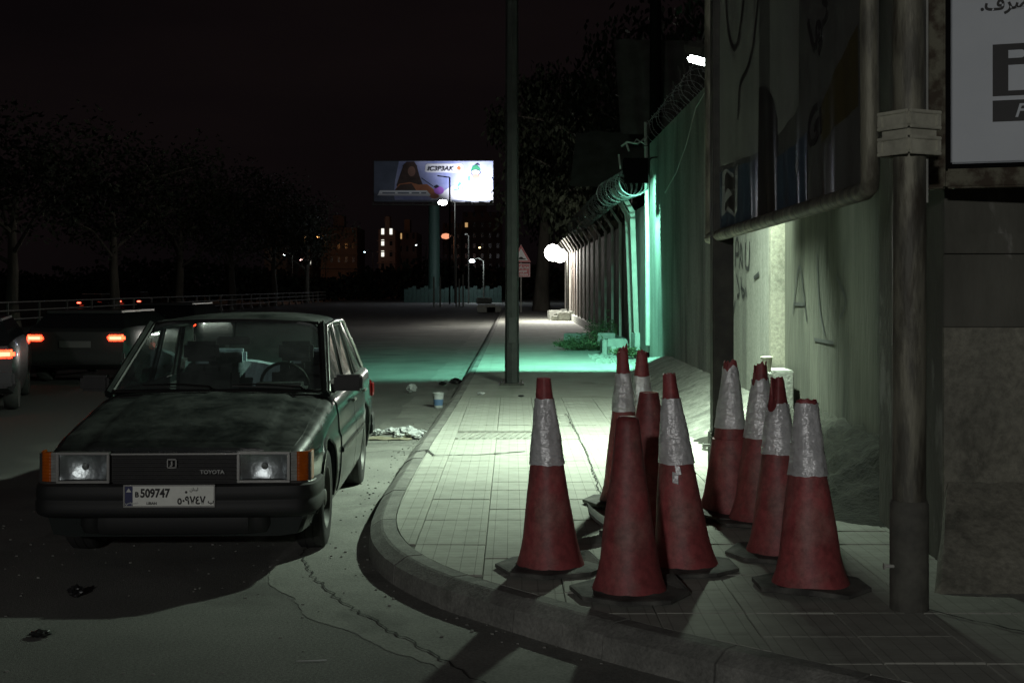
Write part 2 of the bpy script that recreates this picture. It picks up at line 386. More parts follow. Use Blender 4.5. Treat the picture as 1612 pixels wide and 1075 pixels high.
def pave_far():
    m = pmat('far_paving', (.28, .29, .25), (.35, .36, .32), rough=.92, scale=2, col3=(.17, .17, .15), scale3=1.1, lo3=.55, hi3=.75)
    t = m.node_tree; b = t.nodes['Principled BSDF']; L = t.links.new
    tc = N(t, 'ShaderNodeTexCoord'); br = N(t, 'ShaderNodeTexBrick'); br.offset = 0
    for k, v in (('Scale', 1), ('Mortar Size', .006), ('Brick Width', .4), ('Row Height', .4)): br.inputs[k].default_value = v
    L(tc.outputs['Object'], br.inputs['Vector'])
    inv = N(t, 'ShaderNodeMath', operation='SUBTRACT'); inv.inputs[0].default_value = 1; L(br.outputs['Fac'], inv.inputs[1])
    bp = N(t, 'ShaderNodeBump', Strength=1, Distance=.004); L(inv.outputs[0], bp.inputs['Height']); L(bp.outputs[0], b.inputs['Normal'])
    return m
M['pave_far'] = pave_far()

# ------------------------------------------------------------------ kerb line (outer foot of the kerb)
KP = [(-.60, 95), (-.70, 81), (-.75, 36), (-.80, 22), (-.86, 16.4), (-.92, 12.5), (-.94, 10.5), (-.935, 9.2), (-.90, 8.35), (-.80, 7.70), (-.62, 7.16), (-.38, 6.72), (-.10, 6.36), (.20, 5.99), (.55, 5.60), (1.05, 5.12), (1.7, 4.52), (2.8, 3.6), (4.6, 2.3), (7, .8)]
def catmull(P, step=.25):
    out = []
    for i in range(len(P)-1):
        p0 = Vector(P[max(i-1, 0)]); p1 = Vector(P[i]); p2 = Vector(P[i+1]); p3 = Vector(P[min(i+2, len(P)-1)])
        n = max(2, min(30, int((p2-p1).length/step)))
        for k in range(n):
            t = k/n
            out.append(.5*((2*p1)+(-p0+p2)*t+(2*p0-5*p1+4*p2-p3)*t*t+(-p0+3*p1-3*p2+p3)*t**3) if (p2-p1).length < 6 else p1.lerp(p2, t))
    out.append(Vector(P[-1]))
    return out
KL = catmull(KP)
def arclen(L):
    s = [0]
    for a, b in zip(L, L[1:]): s.append(s[-1]+(b-a).length)
    return s
KS = arclen(KL)
def at_s(s):
    s = max(0, min(s, KS[-1]-1e-6))
    lo, hi = 0, len(KS)-1
    while hi-lo > 1:
        m = (lo+hi)//2
        if KS[m] <= s: lo = m
        else: hi = m
    t = (s-KS[lo])/(KS[hi]-KS[lo]); p = KL[lo].lerp(KL[hi], t)
    a = at_dir(lo); b = at_dir(hi)
    d = a.lerp(b, t).normalized()
    return p, Vector((-d.y, d.x))      # normal toward the pavement (path runs toward the camera -> inside is to the left of travel)
def at_dir(i):
    a = KL[max(i-1, 0)]; b = KL[min(i+1, len(KL)-1)]
    return (b-a).normalized()
KZ = .15
KW = .17
def off_pt(s, d, z=0):
    p, n = at_s(s); q = p+n*d
    return Vector((q.x, q.y, z))

# ------------------------------------------------------------------ ground, road, pavement
g = MB()
xs = [-900, -300, -60, -46, -42, -23, -20.6, -19.5, 900]
zs = [1, .3, -.03, -.03, -.82, -.82, -.35, -.03, -.03]
ys = [-80, 30, 200, 600, 2000]
for j in range(len(ys)-1):
    for i in range(len(xs)-1):
        g.quad((xs[i], ys[j], zs[i]), (xs[i+1], ys[j], zs[i+1]), (xs[i+1], ys[j+1], zs[i+1]), (xs[i], ys[j+1], zs[i]))
tag(g.build('ground', M['dirt_ground']), kind='structure')
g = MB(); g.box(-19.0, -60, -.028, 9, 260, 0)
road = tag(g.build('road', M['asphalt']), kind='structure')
g = MB(); g.box(-40, -60, -.815, -23.5, 400, -.80)
tag(g.build('lower_carriageway', M['asphalt']), kind='structure')

# paler concrete gutter strip beside the kerb
sI = [KS[-1]*k/400 for k in range(401)]
g = MB()
def gw(q): return -.60-.09*noise.noise(Vector((q*.8, 0, 3)))-.05*noise.noise(Vector((q*3.1, 5, 3)))-.025*noise.noise(Vector((q*13, 5, 3)))
gs = [KS[-1]*k/120*.8 for k in range(121)]+[KS[-1]*.8+KS[-1]*.2*k/700 for k in range(1, 701)]
for a, b in zip(gs, gs[1:]):
    g.quad(off_pt(a, .04, .0025), off_pt(a, gw(a), .0025), off_pt(b, gw(b), .0025), off_pt(b, .04, .0025))
gut = tag(g.build('road_gutter', M['gutter']), kind='structure')
# cracks in the road surface
def jag(pts, w, z, amp=.02, step=.05, seed=0):
    g = MB(); prev = None; rnd = random.Random(seed)
    L = []
    for a, b in zip(pts, pts[1:]):
        a = Vector(a); b = Vector(b); n = max(1, int((b-a).length/step))
        for k in range(n): L.append(a.lerp(b, k/n))
    L.append(Vector(pts[-1]))
    for i in range(len(L)):
        L[i] = L[i]+Vector((rnd.uniform(-amp, amp), rnd.uniform(-amp, amp)))
    for i in range(len(L)-1):
        d = (L[i+1]-L[i])
        if d.length < 1e-5: continue
        n = Vector((-d.y, d.x)).normalized()
        w0 = w*rnd.uniform(.35, 1.3)
        a, b = L[i]-n*w0/2, L[i]+n*w0/2; w1 = w*rnd.uniform(.35, 1.3)
        c, e = L[i+1]+n*w1/2, L[i+1]-n*w1/2
        g.add([(a.x, a.y, z), (b.x, b.y, z), (c.x, c.y, z), (e.x, e.y, z)], [(0, 1, 2, 3)])
    return g
M['crack'] = pmat('crack_dirt', (.028, .028, .025), (.05, .05, .045), rough=1, scale=30)
for sd, (pts, w) in enumerate([([(-1.25, 7.95), (-1.12, 7.43), (-.88, 6.85), (-.62, 6.35), (-.29, 5.72), (.02, 5.2)], .012),
                ([(-1.62, 12.2), (-1.50, 10.6), (-1.33, 9.2), (-1.25, 7.95)], .010),
                ([(-2.2, 13.9), (-1.6, 13.6), (-1.2, 13.75), (-.95, 13.7)], .02),
                ([(-1.55, 12.8), (-1.2, 13.1), (-.98, 13.0)], .016),
                ([(-1.0, 9.9), (-1.5, 9.8), (-1.9, 9.95)], .008)]):
    tag(jag(pts, w, .008, seed=sd).build('road_crack', M['crack']), kind='structure')

# pavement bed and the kerb stones
g = MB()
inner = [off_pt(s, KW-.03) for s in sI]
top = KZ-.012
for i in range(len(inner)-1):
    a, b = inner[i], inner[i+1]
    g.quad((a.x, a.y, top), (b.x, b.y, top), (9, b.y-.4 if b.y < 6 else b.y, top), (9, a.y-.4 if a.y < 6 else a.y, top))
pav = tag(g.build('pavement', M['bed']), kind='structure')
def kerb_piece(s0, s1, dz=0, dd=0):
    g = MB(); prof = [(0.0, -.02), (.012, KZ*.70), (.075, KZ-.006), (.09, KZ), (KW, KZ), (KW, -.02)]
    n = 3 if s1-s0 < 1.2 else 6; m = len(prof)
    vs = []
    for i in range(n+1):
        s = s0+(s1-s0)*i/n
        for d, z in prof: vs.append(off_pt(s, d+dd, z+dz))
    fs = [tuple(range(m)), tuple(n*m+k for k in range(m))[::-1]]
    for i in range(n):
        for k in range(m): fs.append((i*m+k, (i+1)*m+k, (i+1)*m+(k+1) % m, i*m+(k+1) % m))
    g.add(vs, fs)
    return g
rnd = random.Random(3)
# distance along the line where Y = 40
s40 = next(s for s, p in zip(KS, KL) if p.y < 40)
s = s40
while s < KS[-1]-.8:
    L = .60
    p, n = at_s(s)
    o = kerb_piece(s+.004, s+L-.004, rnd.uniform(-.003, .003), rnd.uniform(-.004, .004)).build('kerb_stone', M['kerb'], pav, smooth=9)
    s += L
g = kerb_piece(0, s40-.01)
kerbfar = g.build('far_kerb', M['kerb'], pav); kerbfar['kind'] = 'stuff'

# tiles: whole squares share one mesh, those on the curve are cut to it
T = .40
YT = 17.6
def tile_mesh(poly, z0=-.03):
    me = bpy.data.meshes.new('tile')
    n = len(poly); e = .004
    c = sum((Vector(p) for p in poly), Vector((0, 0)))/n
    vs = [(p[0], p[1], z0) for p in poly]+[(p[0], p[1], -.004) for p in poly]+[(p[0]+(c.x-p[0])*.018, p[1]+(c.y-p[1])*.018, 0) for p in poly]
    fs = [tuple(range(2*n, 3*n))]
    for i in range(n):
        j = (i+1) % n
        fs.append((i, j, n+j, n+i)); fs.append((n+i, n+j, 2*n+j, 2*n+i))
    me.from_pydata(vs, [], fs); me.materials.append(M['tile'])
    return me
h = T/2-.002
whole = tile_mesh([(-h, -h), (h, -h), (h, h), (-h, h)])
segs = [(off_pt(a, KW+.006), off_pt(b, KW+.006)) for a, b in zip(sI, sI[1:])]
def clip(poly, a, b):
    # keep the pavement side (left of direction a->b as at_s normals)
    d = (b-a); nx, ny = -d.y, d.x
    out = []
    for i in range(len(poly)):
        p, q = poly[i], poly[(i+1) % len(poly)]
        sp = (p[0]-a.x)*nx+(p[1]-a.y)*ny; sq = (q[0]-a.x)*nx+(q[1]-a.y)*ny
        if sp >= 0: out.append(p)
        if (sp >= 0) != (sq >= 0):
            t = sp/(sp-sq); out.append((p[0]+(q[0]-p[0])*t, p[1]+(q[1]-p[1])*t))
    return out
cands = []
x0 = -.95
nx = 12
rows = []
yy = 3.6
while yy < YT:
    rows.append(yy); yy += T
def px_of(X, Y, Z=.15): return 806+2100*X/Y, 450+2100*(1.62-Z)/Y
count = 0
far_polys = MB()
for ry in rows:
    for k in range(nx):
        cx = x0+T*(k+.5); cy = ry+T/2
        if cx > 3.4: continue
        u, v = px_of(cx, cy)
        if u > 1700 or v > 1180 or u < 500: continue
        if cx > 2.6 and cy > 7: continue
        if -.60 < cx < .22 and 12.75 < cy < 13.45: continue      # the ribbed cover lies here
        poly = [(cx-h, cy-h), (cx+h, cy-h), (cx+h, cy+h), (cx-h, cy+h)]
        near = [sg for sg in segs if abs(sg[0].x-cx) < .8 and abs(sg[0].y-cy) < .8]
        cut = poly
        for a, b in near:
            cut = clip(cut, a, b)
            if len(cut) < 3: break
        if len(cut) < 3: continue
        area = abs(sum(cut[i][0]*cut[(i+1) % len(cut)][1]-cut[(i+1) % len(cut)][0]*cut[i][1] for i in range(len(cut))))/2
        if area < .004: continue
        a_, b_ = min(segs, key=lambda sg: (sg[0].x-cx)**2+(sg[0].y-cy)**2)
        if not near and ((cx-a_.x)*-(b_.y-a_.y)+(cy-a_.y)*(b_.x-a_.x)) < 0: continue
        if area > T*T*.965: me = whole
        else: me = tile_mesh([(p[0]-cx, p[1]-cy) for p in cut])
        o = bpy.data.objects.new('tile', me); C.objects.link(o); o.parent = pav
        o.location = (cx, cy, KZ+rnd.uniform(-.0035, .002)); o.rotation_euler = (rnd.uniform(-.006, .006), rnd.uniform(-.006, .006), 0)
        count += 1
print('tiles', count)
# beyond the single tiles the paving is one sheet
g = MB()
fy = [rows[-1]+T, 22, 30, 40, 60, 92]
for a, b in zip(fy, fy[1:]):
    def ke(y):
        s = next(s for s, p in zip(KS, KL) if p.y <= y); return off_pt(s, KW+.004)
    A, B = ke(a), ke(b)
    g.quad((A.x, a, KZ), (3.2, a, KZ), (3.2, b, KZ), (B.x, b, KZ))
g.build('far_paving', M['pave_far'], pav)['kind'] = 'stuff'
# ribbed cover in the pavement
cv = MB()
cv.box(-.585, 12.815, .12, .185, 13.385, .147)
for i in range(11):
    x = -.55+i*.066
    cv.add([(x, 12.85, .1475), (x+.028, 12.85, .1475), (x+.108, 13.35, .1475), (x+.08, 13.35, .1475), (x, 12.85, .156), (x+.028, 12.85, .156), (x+.108, 13.35, .156), (x+.08, 13.35, .156)],
           [(0, 1, 5, 4), (1, 2, 6, 5), (2, 3, 7, 6), (3, 0, 4, 7), (4, 5, 6, 7)])
M['cover'] = pmat('worn_cover', (.20, .205, .18), (.32, .33, .29), rough=.8, scale=6)
tag(cv.build('drain_cover', M['cover']), 'ribbed rectangular drain cover set in the pavement between lamp post and cones', 'drain cover')
# broken joints in the paving
for sd, (pts, w) in enumerate([([(-.90, 11.75), (-.76, 11.95), (-.68, 11.55), (-.3, 11.6), (.0, 11.75), (.12, 11.85)], .035),
                ([(-.62, 14.0), (-.1, 14.1), (.45, 14.0), (.9, 14.05)], .02),
                ([(.62, 15.3), (.66, 12), (.62, 9.2), (.68, 7.6)], .012),
                ([(1.85, 6.1), (2.25, 5.55), (2.6, 5.0)], .014)]):
    tag(jag(pts, w, KZ+.005, amp=.012, seed=20+sd).build('pavement_crack', M['crack']), kind='structure')

# ------------------------------------------------------------------ long wall, pilaster, bank of cement
wl = MB()
def wall_piece(name, x, y0, y1, zt, mat, label):
    g = MB(); ny = max(2, int((y1-y0)/.5)); nzv = 8
    g.shell(lambda u, v: (x+.006*noise.noise(Vector((0, u*(y1-y0)*1.5, v*5))), y0+(y1-y0)*u, -.02+(zt+.02)*v), lambda u, v: (.28, 0, 0), ny, nzv)
    return tag(g.build(name, mat, smooth=30), label, 'wall')
wall_piece('concrete_wall', 2.60, 13.12, 25.2, 4.30, M['wall'], 'tall concrete wall lit by the floodlight beyond the billboard, ending at the teal glow')
nearw = wall_piece('boundary_wall', 2.66, 8.31, 13.0, 4.30, M['wall_dimmed'], 'streaked greenish wall with faint graffiti behind the red cones')
pl = MB(); pl.rbox(2.525, 13.0, -.02, 2.80, 13.12, 4.32, .008)
tag(pl.build('wall_pier', M['wall_low']), 'narrow concrete pier dividing the bright wall from the streaked wall', 'pier')
# graffiti strokes: thin paint on the walls
M['graf'] = pmat('grey_spray_paint', (.022, .025, .025), (.04, .042, .04), rough=.8, scale=20)
def strokes(parent, x, L, name='graffiti', w=.018):
    g = MB()
    for pts in L:
        P = catmull([(a, b) for a, b in pts], .03)
        for a, b in zip(P, P[1:]):
            d = b-a
            if d.length < 1e-5: continue
            n = Vector((-d.y, d.x)).normalized()*w/2
            g.add([(x, a.x-n.x, a.y-n.y), (x, a.x+n.x, a.y+n.y), (x, b.x+n.x, b.y+n.y), (x, b.x-n.x, b.y-n.y)], [(0, 1, 2, 3)])
    return g.build(name, M['graf'], parent)
farw = bpy.data.objects['concrete_wall']
strokes(farw, 2.590, [[(15.5, 1.85), (15.45, 2.12), (15.3, 2.15), (15.25, 2.0), (15.45, 1.98)], [(15.2, 1.82), (15.1, 2.1), (15.0, 1.84), (15.15, 1.95)], [(14.8, 2.1), (14.82, 1.85), (14.6, 1.83), (14.55, 2.1)],
                      [(15.4, 1.75), (15.2, 1.55), (15.35, 1.5)], [(15.1, 1.72), (15.0, 1.5), (14.85, 1.55), (15.1, 1.6)], [(14.8, 1.6), (14.75, 1.5)], [(14.3, 1.7), (14.0, 1.75)], [(15.6, 1.3), (15.5, 1.45)]], w=.045)
strokes(nearw, 2.650, [[(12.6, 1.35), (12.3, 1.8), (12.0, 1.3)], [(12.55, 1.45), (12.1, 1.45)], [(11.6, 1.9), (11.5, 1.45), (11.3, 1.2)], [(11.7, 1.15), (11.0, 1.15)], [(10.9, 1.7), (10.6, 1.5), (10.8, 1.35)]], w=.03)

def bank(ya, yb, mat, name):
    g = MB(); nu, nv = 44, int((yb-ya)*10)
    def f(u, v):
        y = ya+(yb-ya)*v
        near = max(0, min(1, (12.9-y)/1.2))
        base = 1.65 + .25*noise.noise(Vector((0, y*.35, 1)))
        if y < 10: base = 1.65+.12*(10-y)
        if y > 20: base += (y-20)*.09
        x = base+(2.72-base)*u
        h = .34+.06*near
        if y > 22: h = max(.05, .34-(y-22)*.06)
        if y < 9.2: h *= max(0, (y-8.1)/1.1)
        s = u*u*(3-2*u)
        rough = (.012+.05*near)*(1 if y > 9.2 else max(0, (y-8.1)/1.1))
        z = KZ-.01+h*s+rough*(noise.noise(Vector((x*5, y*5, 0)))+.6*noise.noise(Vector((x*13, y*13, 4)))+near*.5*noise.noise(Vector((x*30, y*30, 4))))*min(1, u*3+.1)
        if u == 0: z = KZ-.02
        return (x, y, z)
    g.grid(f, nu, nv)
    return g.build(name, mat, smooth=60)
M['soil'] = pmat('shade_darkened_soil', (.016, .017, .013), (.036, .037, .028), rough=1, scale=7, bump=.02, bscale=30)  # rough soil, its colour darkened in place of the shade over it
tag(bank(12.75, 26.2, M['cement'], 'cement_bank'), kind='stuff')
tag(bank(8.1, 12.76, M['soil'], 'soil_heap'), kind='stuff')


# return wall facing the camera, right
def rwall():
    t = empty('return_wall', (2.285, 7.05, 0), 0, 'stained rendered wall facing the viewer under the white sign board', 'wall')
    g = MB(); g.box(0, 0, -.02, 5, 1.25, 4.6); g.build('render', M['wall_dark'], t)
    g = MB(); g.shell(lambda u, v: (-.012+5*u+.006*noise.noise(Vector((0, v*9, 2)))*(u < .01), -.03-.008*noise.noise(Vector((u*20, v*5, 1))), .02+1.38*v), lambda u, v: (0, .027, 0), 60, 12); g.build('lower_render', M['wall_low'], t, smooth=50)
    g = MB(); g.rbox(-.01, -.02, 1.403, 5, -.002, 1.785, .004); g.build('middle_render', M['wall_dark'], t)
    g = MB(); g.rbox(-.01, -.04, 1.79, 5, -.002, 1.895, .004); g.build('ledge', M['wall_dark'], t)
rwall()
g = MB()
def rb(u, v):
    # battered concrete foot leaning against the wall; u along x, v from pavement up to wall
    left = 2.27-.26*(1-v)
    x = left+(7.2-left)*u**1.6
    y = 6.36+.68*v+.02*noise.noise(Vector((u*30, v*3, 0)))
    side = min(1, u*26)
    z = KZ-.02+.47*v**.9*(.35+.65*side)+.008*noise.noise(Vector((x*6, y*6, 2)))
    return (x, y, z)
g.grid(rb, 120, 20)
rw_ = bpy.data.objects['return_wall']; fo = g.build('concrete_foot', M['wall_low'], rw_, smooth=60); fo.location = -rw_.location

# ------------------------------------------------------------------ floodlights
def aim_matrix(pos, aim):
    z = -Vector(aim).normalized(); x = Vector((0, 0, 1)).cross(z)
    x = x.normalized() if x.length > 1e-5 else Vector((1, 0, 0)); y = z.cross(x)
    m = Matrix((x, y, z)).transposed().to_4x4(); m.translation = Vector(pos); return m
def area(name, pos, aim, watts, col, sx, sy, parent, spread=180):
    l = bpy.data.lights.new(name, 'AREA'); l.shape = 'RECTANGLE'; l.size = sx; l.size_y = sy; l.energy = watts; l.color = col; l.spread = R(spread)
    o = bpy.data.objects.new(name, l); C.objects.link(o); o.parent = parent
    o.matrix_world = aim_matrix(pos, aim)
    return o
def point(name, pos, watts, col, r, parent):
    l = bpy.data.lights.new(name, 'POINT'); l.energy = watts; l.color = col; l.shadow_soft_size = r
    o = bpy.data.objects.new(name, l); C.objects.link(o); o.parent = parent; o.location = pos
    return o
t = empty('wall_floodlight', (0, 0, 0), 0, 'bright white floodlight on the wall at the far edge of the billboard', 'floodlight')
A1 = aim_matrix(LAMP1['pos'], LAMP1['aim'])
g = MB(); g.rbox(-.13, -.10, .02, .13, .10, .11, .015, M=A1)
for i in range(6): g.box(-.11+i*.04, -.09, .11, -.10+i*.04, .09, .135, M=A1)
g.build('housing', M['dark_steel'], t)
lx, ly, lz = LAMP1['pos']
g = MB(); g.box(lx+.025, ly-.15, lz-.42, lx+.30, ly-.14, lz+.06); g.box(lx+.16, ly-.15, lz-.42, lx+.17, ly+.17, lz+.10); g.build('added_shade_plates', M['black'], t)  # plates added to keep this lamp's light off the near wall
g = MB(); g.rbox(-.10, -.075, -.045, .10, .075, .016, .02, M=A1); g.build('glass', M['lampglow1'], t)
g = MB(); p = Vector(LAMP1['pos']); g.tube([p+Vector((.03, .02, .09)), p+Vector((.2, .05, .22)), (2.68, 12.1, 3.95)], .014, 8); g.build('bracket', M['dark_steel'], t)
area('lamp_light', Vector(LAMP1['pos'])+Vector(LAMP1['aim']).normalized()*.05, LAMP1['aim'], LAMP1['watts'], LAMP1['col'], .2, .15, t, LAMP1['spread'])

t = empty('shielded_floodlight', (0, 0, 0), 0, 'black box floodlight seen from behind, casting teal light past the wall end', 'floodlight')
px, py_, pz = LAMP2['pos']
g = MB()
g.box(px-.21, py_-.19, pz-.19, px+.21, py_-.155, pz+.24)
g.box(px-.21, py_+.16, pz+.06, px+.21, py_+.175, pz+.24)
g.box(px-.21, py_-.155, pz+.0, px-.195, py_+.16, pz+.24)
g.box(px+.195, py_-.155, pz-.30, px+.21, py_+.16, pz+.24)
g.box(px-.21, py_-.17, pz+.24, px+.21, py_+.175, pz+.255)
g.build('housing', M['black'], t)
g = MB(); g.tube([(px+.2, py_, pz+.2), (px+.3, py_+.1, pz+.28), (2.62, py_+.15, pz+.3)], .014, 8); g.build('bracket', M['dark_steel'], t)
g = MB(); g.box(px-.10, py_-.15, pz+.115, px+.10, py_-.04, pz+.125); g.build('glass', emat('lamp_glass_teal', (.5, 1, .85), 3), t)
area('lamp_light', (px, py_-.10, pz+.11), LAMP2['aim'], LAMP2['watts'], LAMP2['col'], .07, .16, t)

t = empty('distant_floodlight', LAMP3['pos'], 0, 'dazzling white lamp at the far end of the bent-post fence', 'floodlight')
g = MB(); g.lathe([(.001, -.30), (.16, -.26), (.26, -.15), (.30, 0), (.26, .15), (.16, .26), (.001, .30)], 20); g.v.clear(); g.f.clear(); g.mi.clear()
for dx, dz, rr_ in ((-.10, .05, .36), (.20, -.07, .30)):
    gb = MB(); gb.lathe([(.001, -rr_), (rr_*.5, -rr_*.87), (rr_*.87, -rr_*.5), (rr_, 0), (rr_*.87, rr_*.5), (rr_*.5, rr_*.87), (.001, rr_)], 20, M=Matrix.Translation((dx, 0, dz))); gb.build('lamp_glass', M['lampglow3'], t, smooth=60)
g = MB(); g.tube([(0, .4, .0), (.2, .5, .1), (.55, .5, .1), (.55, .5, -3.1)], .04, 8); g.build('lamp_stand', M['dark_steel'], t)
point('lamp_light', (.0, .55, -.1), 900, LAMP3['col'], .1, t)
lo = area('lamp_light', (0, 0, 0), LAMP3['aim'], LAMP3['watts'], LAMP3['col'], .5, .5, t); lo.matrix_world = aim_matrix((0, -.45, -.05), LAMP3['aim'])

t = empty('fill_light', (0, 0, 0), 0, 'low fill lamp added on a post behind the viewer, out of view', 'fill light')
px, py_, pz = LAMP0['pos']  # unseen source, added for the frontal light on cones, plate and sign
g = MB(); g.tube([(px-2.2, py_, 0), (px-2.2, py_, pz), (px-1.9, py_, pz+.3), (px-.3, py_, pz+.36)], [.09, .07, .05, .04], 10); g.build('post', M['pole'], t)
g = MB(); g.rbox(px-.35, py_-.15, pz+.12, px+.35, py_+.15, pz+.30, .03); g.build('lamp_head', M['dark_steel'], t)
area('lamp_light', (px, py_, pz), LAMP0['aim'], LAMP0['watts'], LAMP0['col'], .5, .3, t)

# ------------------------------------------------------------------ lamp post in the middle
t = empty('lamp_post', (0, 19.9, KZ), 0, 'dark steel lamp post standing on the pavement in the middle of the view', 'lamp post')
g = MB(); g.lathe([(.108, 0), (.108, .6), (.104, .62), (.098, 4), (.088, 9)], 8, close=False); g.build('post', M['pole'], t)
g = MB(); g.rbox(-.18, -.18, 0, .18, .18, .03, .006)
for a in (-1, 1):
    for b in (-1, 1): g.cbox((a*.14, b*.14, .045), (.03, .03, .03))
g.build('base_plate', M['dark_steel'], t)
g = MB(); g.rbox(-.05, -.118, .62, .05, -.098, 1.0, .006); g.build('access_door', M['pole'], t)
g = MB(); g.tube([(0, 0, 8.9), (-.3, 0, 9.4), (-1.8, 0, 9.6)], .05, 8); g.build('arm', M['pole'], t)
g = MB(); g.rbox(-2.4, -.15, 9.52, -1.7, .15, 9.7, .03); g.build('lamp_head', M['dark_steel'], t)

# ------------------------------------------------------------------ billboard on two posts, side on
t = empty('roadside_billboard', (0, 0, 0), 0, 'large framed coffee billboard seen side-on, standing above the red cones', 'billboard')
PA = (1.81, 6.08); PB = (1.62, 10.3)
g = MB(); g.tube([(PA[0], PA[1], KZ-.02), (PA[0], PA[1], 6.2)], .075, 28); 
post = g.build('post', M['steel_pipe'], t, smooth=40)
g = MB(); g.tube([(PA[0], PA[1], KZ-.01), (PA[0], PA[1], .63), (PA[0], PA[1], .645)], [.0865, .0865, .078], 28); g.build('post_sleeve', M['sleeve_steel'], post, smooth=40)
g = MB()
g.tube([(PA[0]-.12, PA[1]-.03, .35), (PA[0]-.07, PA[1]-.03, .35)], .008, 8); g.tube([(PA[0]-.125, PA[1]-.03, .35), (PA[0]-.118, PA[1]-.03, .35)], .016, 6)
g.build('bolt', M['galv'], post)
g = MB(); g.tube([(PA[0]+.082, PA[1]+.02, 2.0), (PA[0]+.082, PA[1]+.02, 6.2)], .012, 8); g.build('conduit', M['galv'], post)
# square far leg
g = MB(); g.rbox(PB[0]-.08, PB[1]-.08, KZ-.02, PB[0]+.08, PB[1]+.08, 6.2, .01)
leg = g.build('leg', M['dark_steel'], t)
g = MB(); g.rbox(PB[0]-.095, PB[1]-.095, KZ-.02, PB[0]+.095, PB[1]+.095, .50, .01); g.build('leg_sleeve', M['dark_steel'], leg)
g = MB(); g.tube([(PB[0]-.15, PB[1]-.05, .40), (PB[0]-.09, PB[1]-.05, .40)], .008, 8); g.tube([(PB[0]-.155, PB[1]-.05, .40), (PB[0]-.148, PB[1]-.05, .40)], .016, 6); g.build('bolt', M['galv'], leg)
# clamp
g = MB(); cz = 2.31
for dz in (-.058, .058):
    for k in range(4):
        Mx = Matrix.Translation((PA[0], PA[1], cz+dz)) @ Matrix.Rotation(R(28+k*90), 4, 'Z')
        g.rbox(-.088, -.098, -.032, .088, -.070, .032, .006, M=Mx)
        g.rbox(-.094, -.108, -.042, .094, -.096, -.026, .003, M=Mx)
        g.rbox(-.094, -.108, .026, .094, -.096, .042, .003, M=Mx)
        g.rbox(-.094, -.106, -.026, -.066, -.094, .026, .003, M=Mx)
        g.rbox(.066, -.106, -.026, .094, -.094, .026, .003, M=Mx)
for k in range(4):
    Mx = Matrix.Translation((PA[0], PA[1], cz)) @ Matrix.Rotation(R(28+k*90), 4, 'Z')
    g.box(-.08, -.088, -.016, .08, -.07, .016, M=Mx)
g.build('clamp', M['cast'], t, smooth=30)
# frame tubes
F0 = Vector((1.575, 10.62, 2.00)); F1 = Vector((1.70, 6.42, 2.075))
fr = MB()
fr.tube([F0+Vector((0, .02, .0)), F0.lerp(F1, .5), F1, F1+Vector((.005, -.06, .02)), F1+Vector((.0, -.09, .09)), (1.698, 6.33, 2.4), (1.68, 6.33, 6.0)], .045, 16)
fr.tube([F0+Vector((0, -.03, 0)), (1.575, 10.62, 6.0)], .045, 12)
g = fr.build('frame', M['steel_pipe'], t, smooth=50)
# printed sheet
def bu(u, v, d=0.0):      # u: 0 far .. 1 near, v: height in metres above the bottom tube
    x = 1.585+(1.69-1.585)*u; y = 10.55+(6.40-10.55)*u; z = 2.03+.07*u+v
    w = .010*math.sin(u*41)+.006*math.sin(u*97+v*2)
    return Vector((x-d+w*math.exp(-v*1.2), y, z))
M['ad_base'] = pmat('ad_print_dark', (.085, .088, .085), (.105, .108, .10), rough=.35, scale=2)
M['ad_grey'] = pmat('ad_print_grey', (.24, .25, .23), (.19, .20, .185), rough=.35, scale=2)
M['ad_blue'] = pmat('ad_print_blue', (.055, .085, .125), (.045, .065, .095), rough=.30, scale=2)
M['ad_black'] = pmat('ad_print_black', (.028, .028, .028), rough=.35)
M['ad_olive'] = pmat('ad_print_olive', (.07, .06, .025), rough=.35)
M['ad_white'] = pmat('ad_print_white', (.30, .31, .31), rough=.4)
g = MB(); g.shell(lambda u, v: bu(u, v*3.8), lambda u, v: (.02, 0, 0), 240, 6); sheet = g.build('printed_sheet', M['ad_base'], t, smooth=60)
def patch(name, u0, u1, v0, v1, mat, d=.003, f=None, nu=40, nv=6):
    g = MB()
    def fn(a, b):
        u = u0+(u1-u0)*a
        lo, hi = (v0, v1) if f is None else f(a)
        return bu(u, lo+(hi-lo)*b, d)
    g.grid(fn, nu, nv)
    return g.build(name, mat, sheet, smooth=60)
patch('pale_figure_print', .02, .43, .42, 3.8, M['ad_grey'], f=lambda a: (.50-.06*a, 3.8))
patch('grey_panel_print', .50, .69, .95, 3.8, M['ad_grey'], d=.0025, f=lambda a: (.42+.16*a, 3.8))
patch('dark_block_print', .43, .565, .0, 1, M['ad_black'], d=.004, f=lambda a: (0.0, .86-.28*a*a))
patch('blue_print', .01, .43, .0, .70, M['ad_blue'], f=lambda a: (0.0, .46-.06*a))
patch('deep_blue_print', .565, .74, .0, .7, M['ad_blue'], d=.0035, f=lambda a: (.0, .34+.06*a))
patch('olive_print', .80, .97, .35, 1.0, M['ad_olive'], d=.0022, f=lambda a: (.30+.1*a, .50+.3*a))
patch('badge_print', .12, .26, .2, .9, M['ad_white'], d=.006, f=lambda a: (.10+.03*math.sin(a*6.3), .42+.03*math.sin(a*6.3+.5)))
patch('badge_dark_print', .14, .24, .3, .8, M['ad_black'], d=.009, f=lambda a: (.26+.04*math.sin(a*6.3), .39+.03*math.sin(a*6.3+.5)))
patch('badge_low_print', .14, .24, .3, .8, M['ad_black'], d=.009, f=lambda a: (.135+.03*math.sin(a*6.3), .20+.07*a))
patch('seal_print', .655, .695, .3, .8, M['ad_white'], d=.006, f=lambda a: (.24-.055*math.sin(a*PI), .24+.055*math.sin(a*PI)), nu=16)
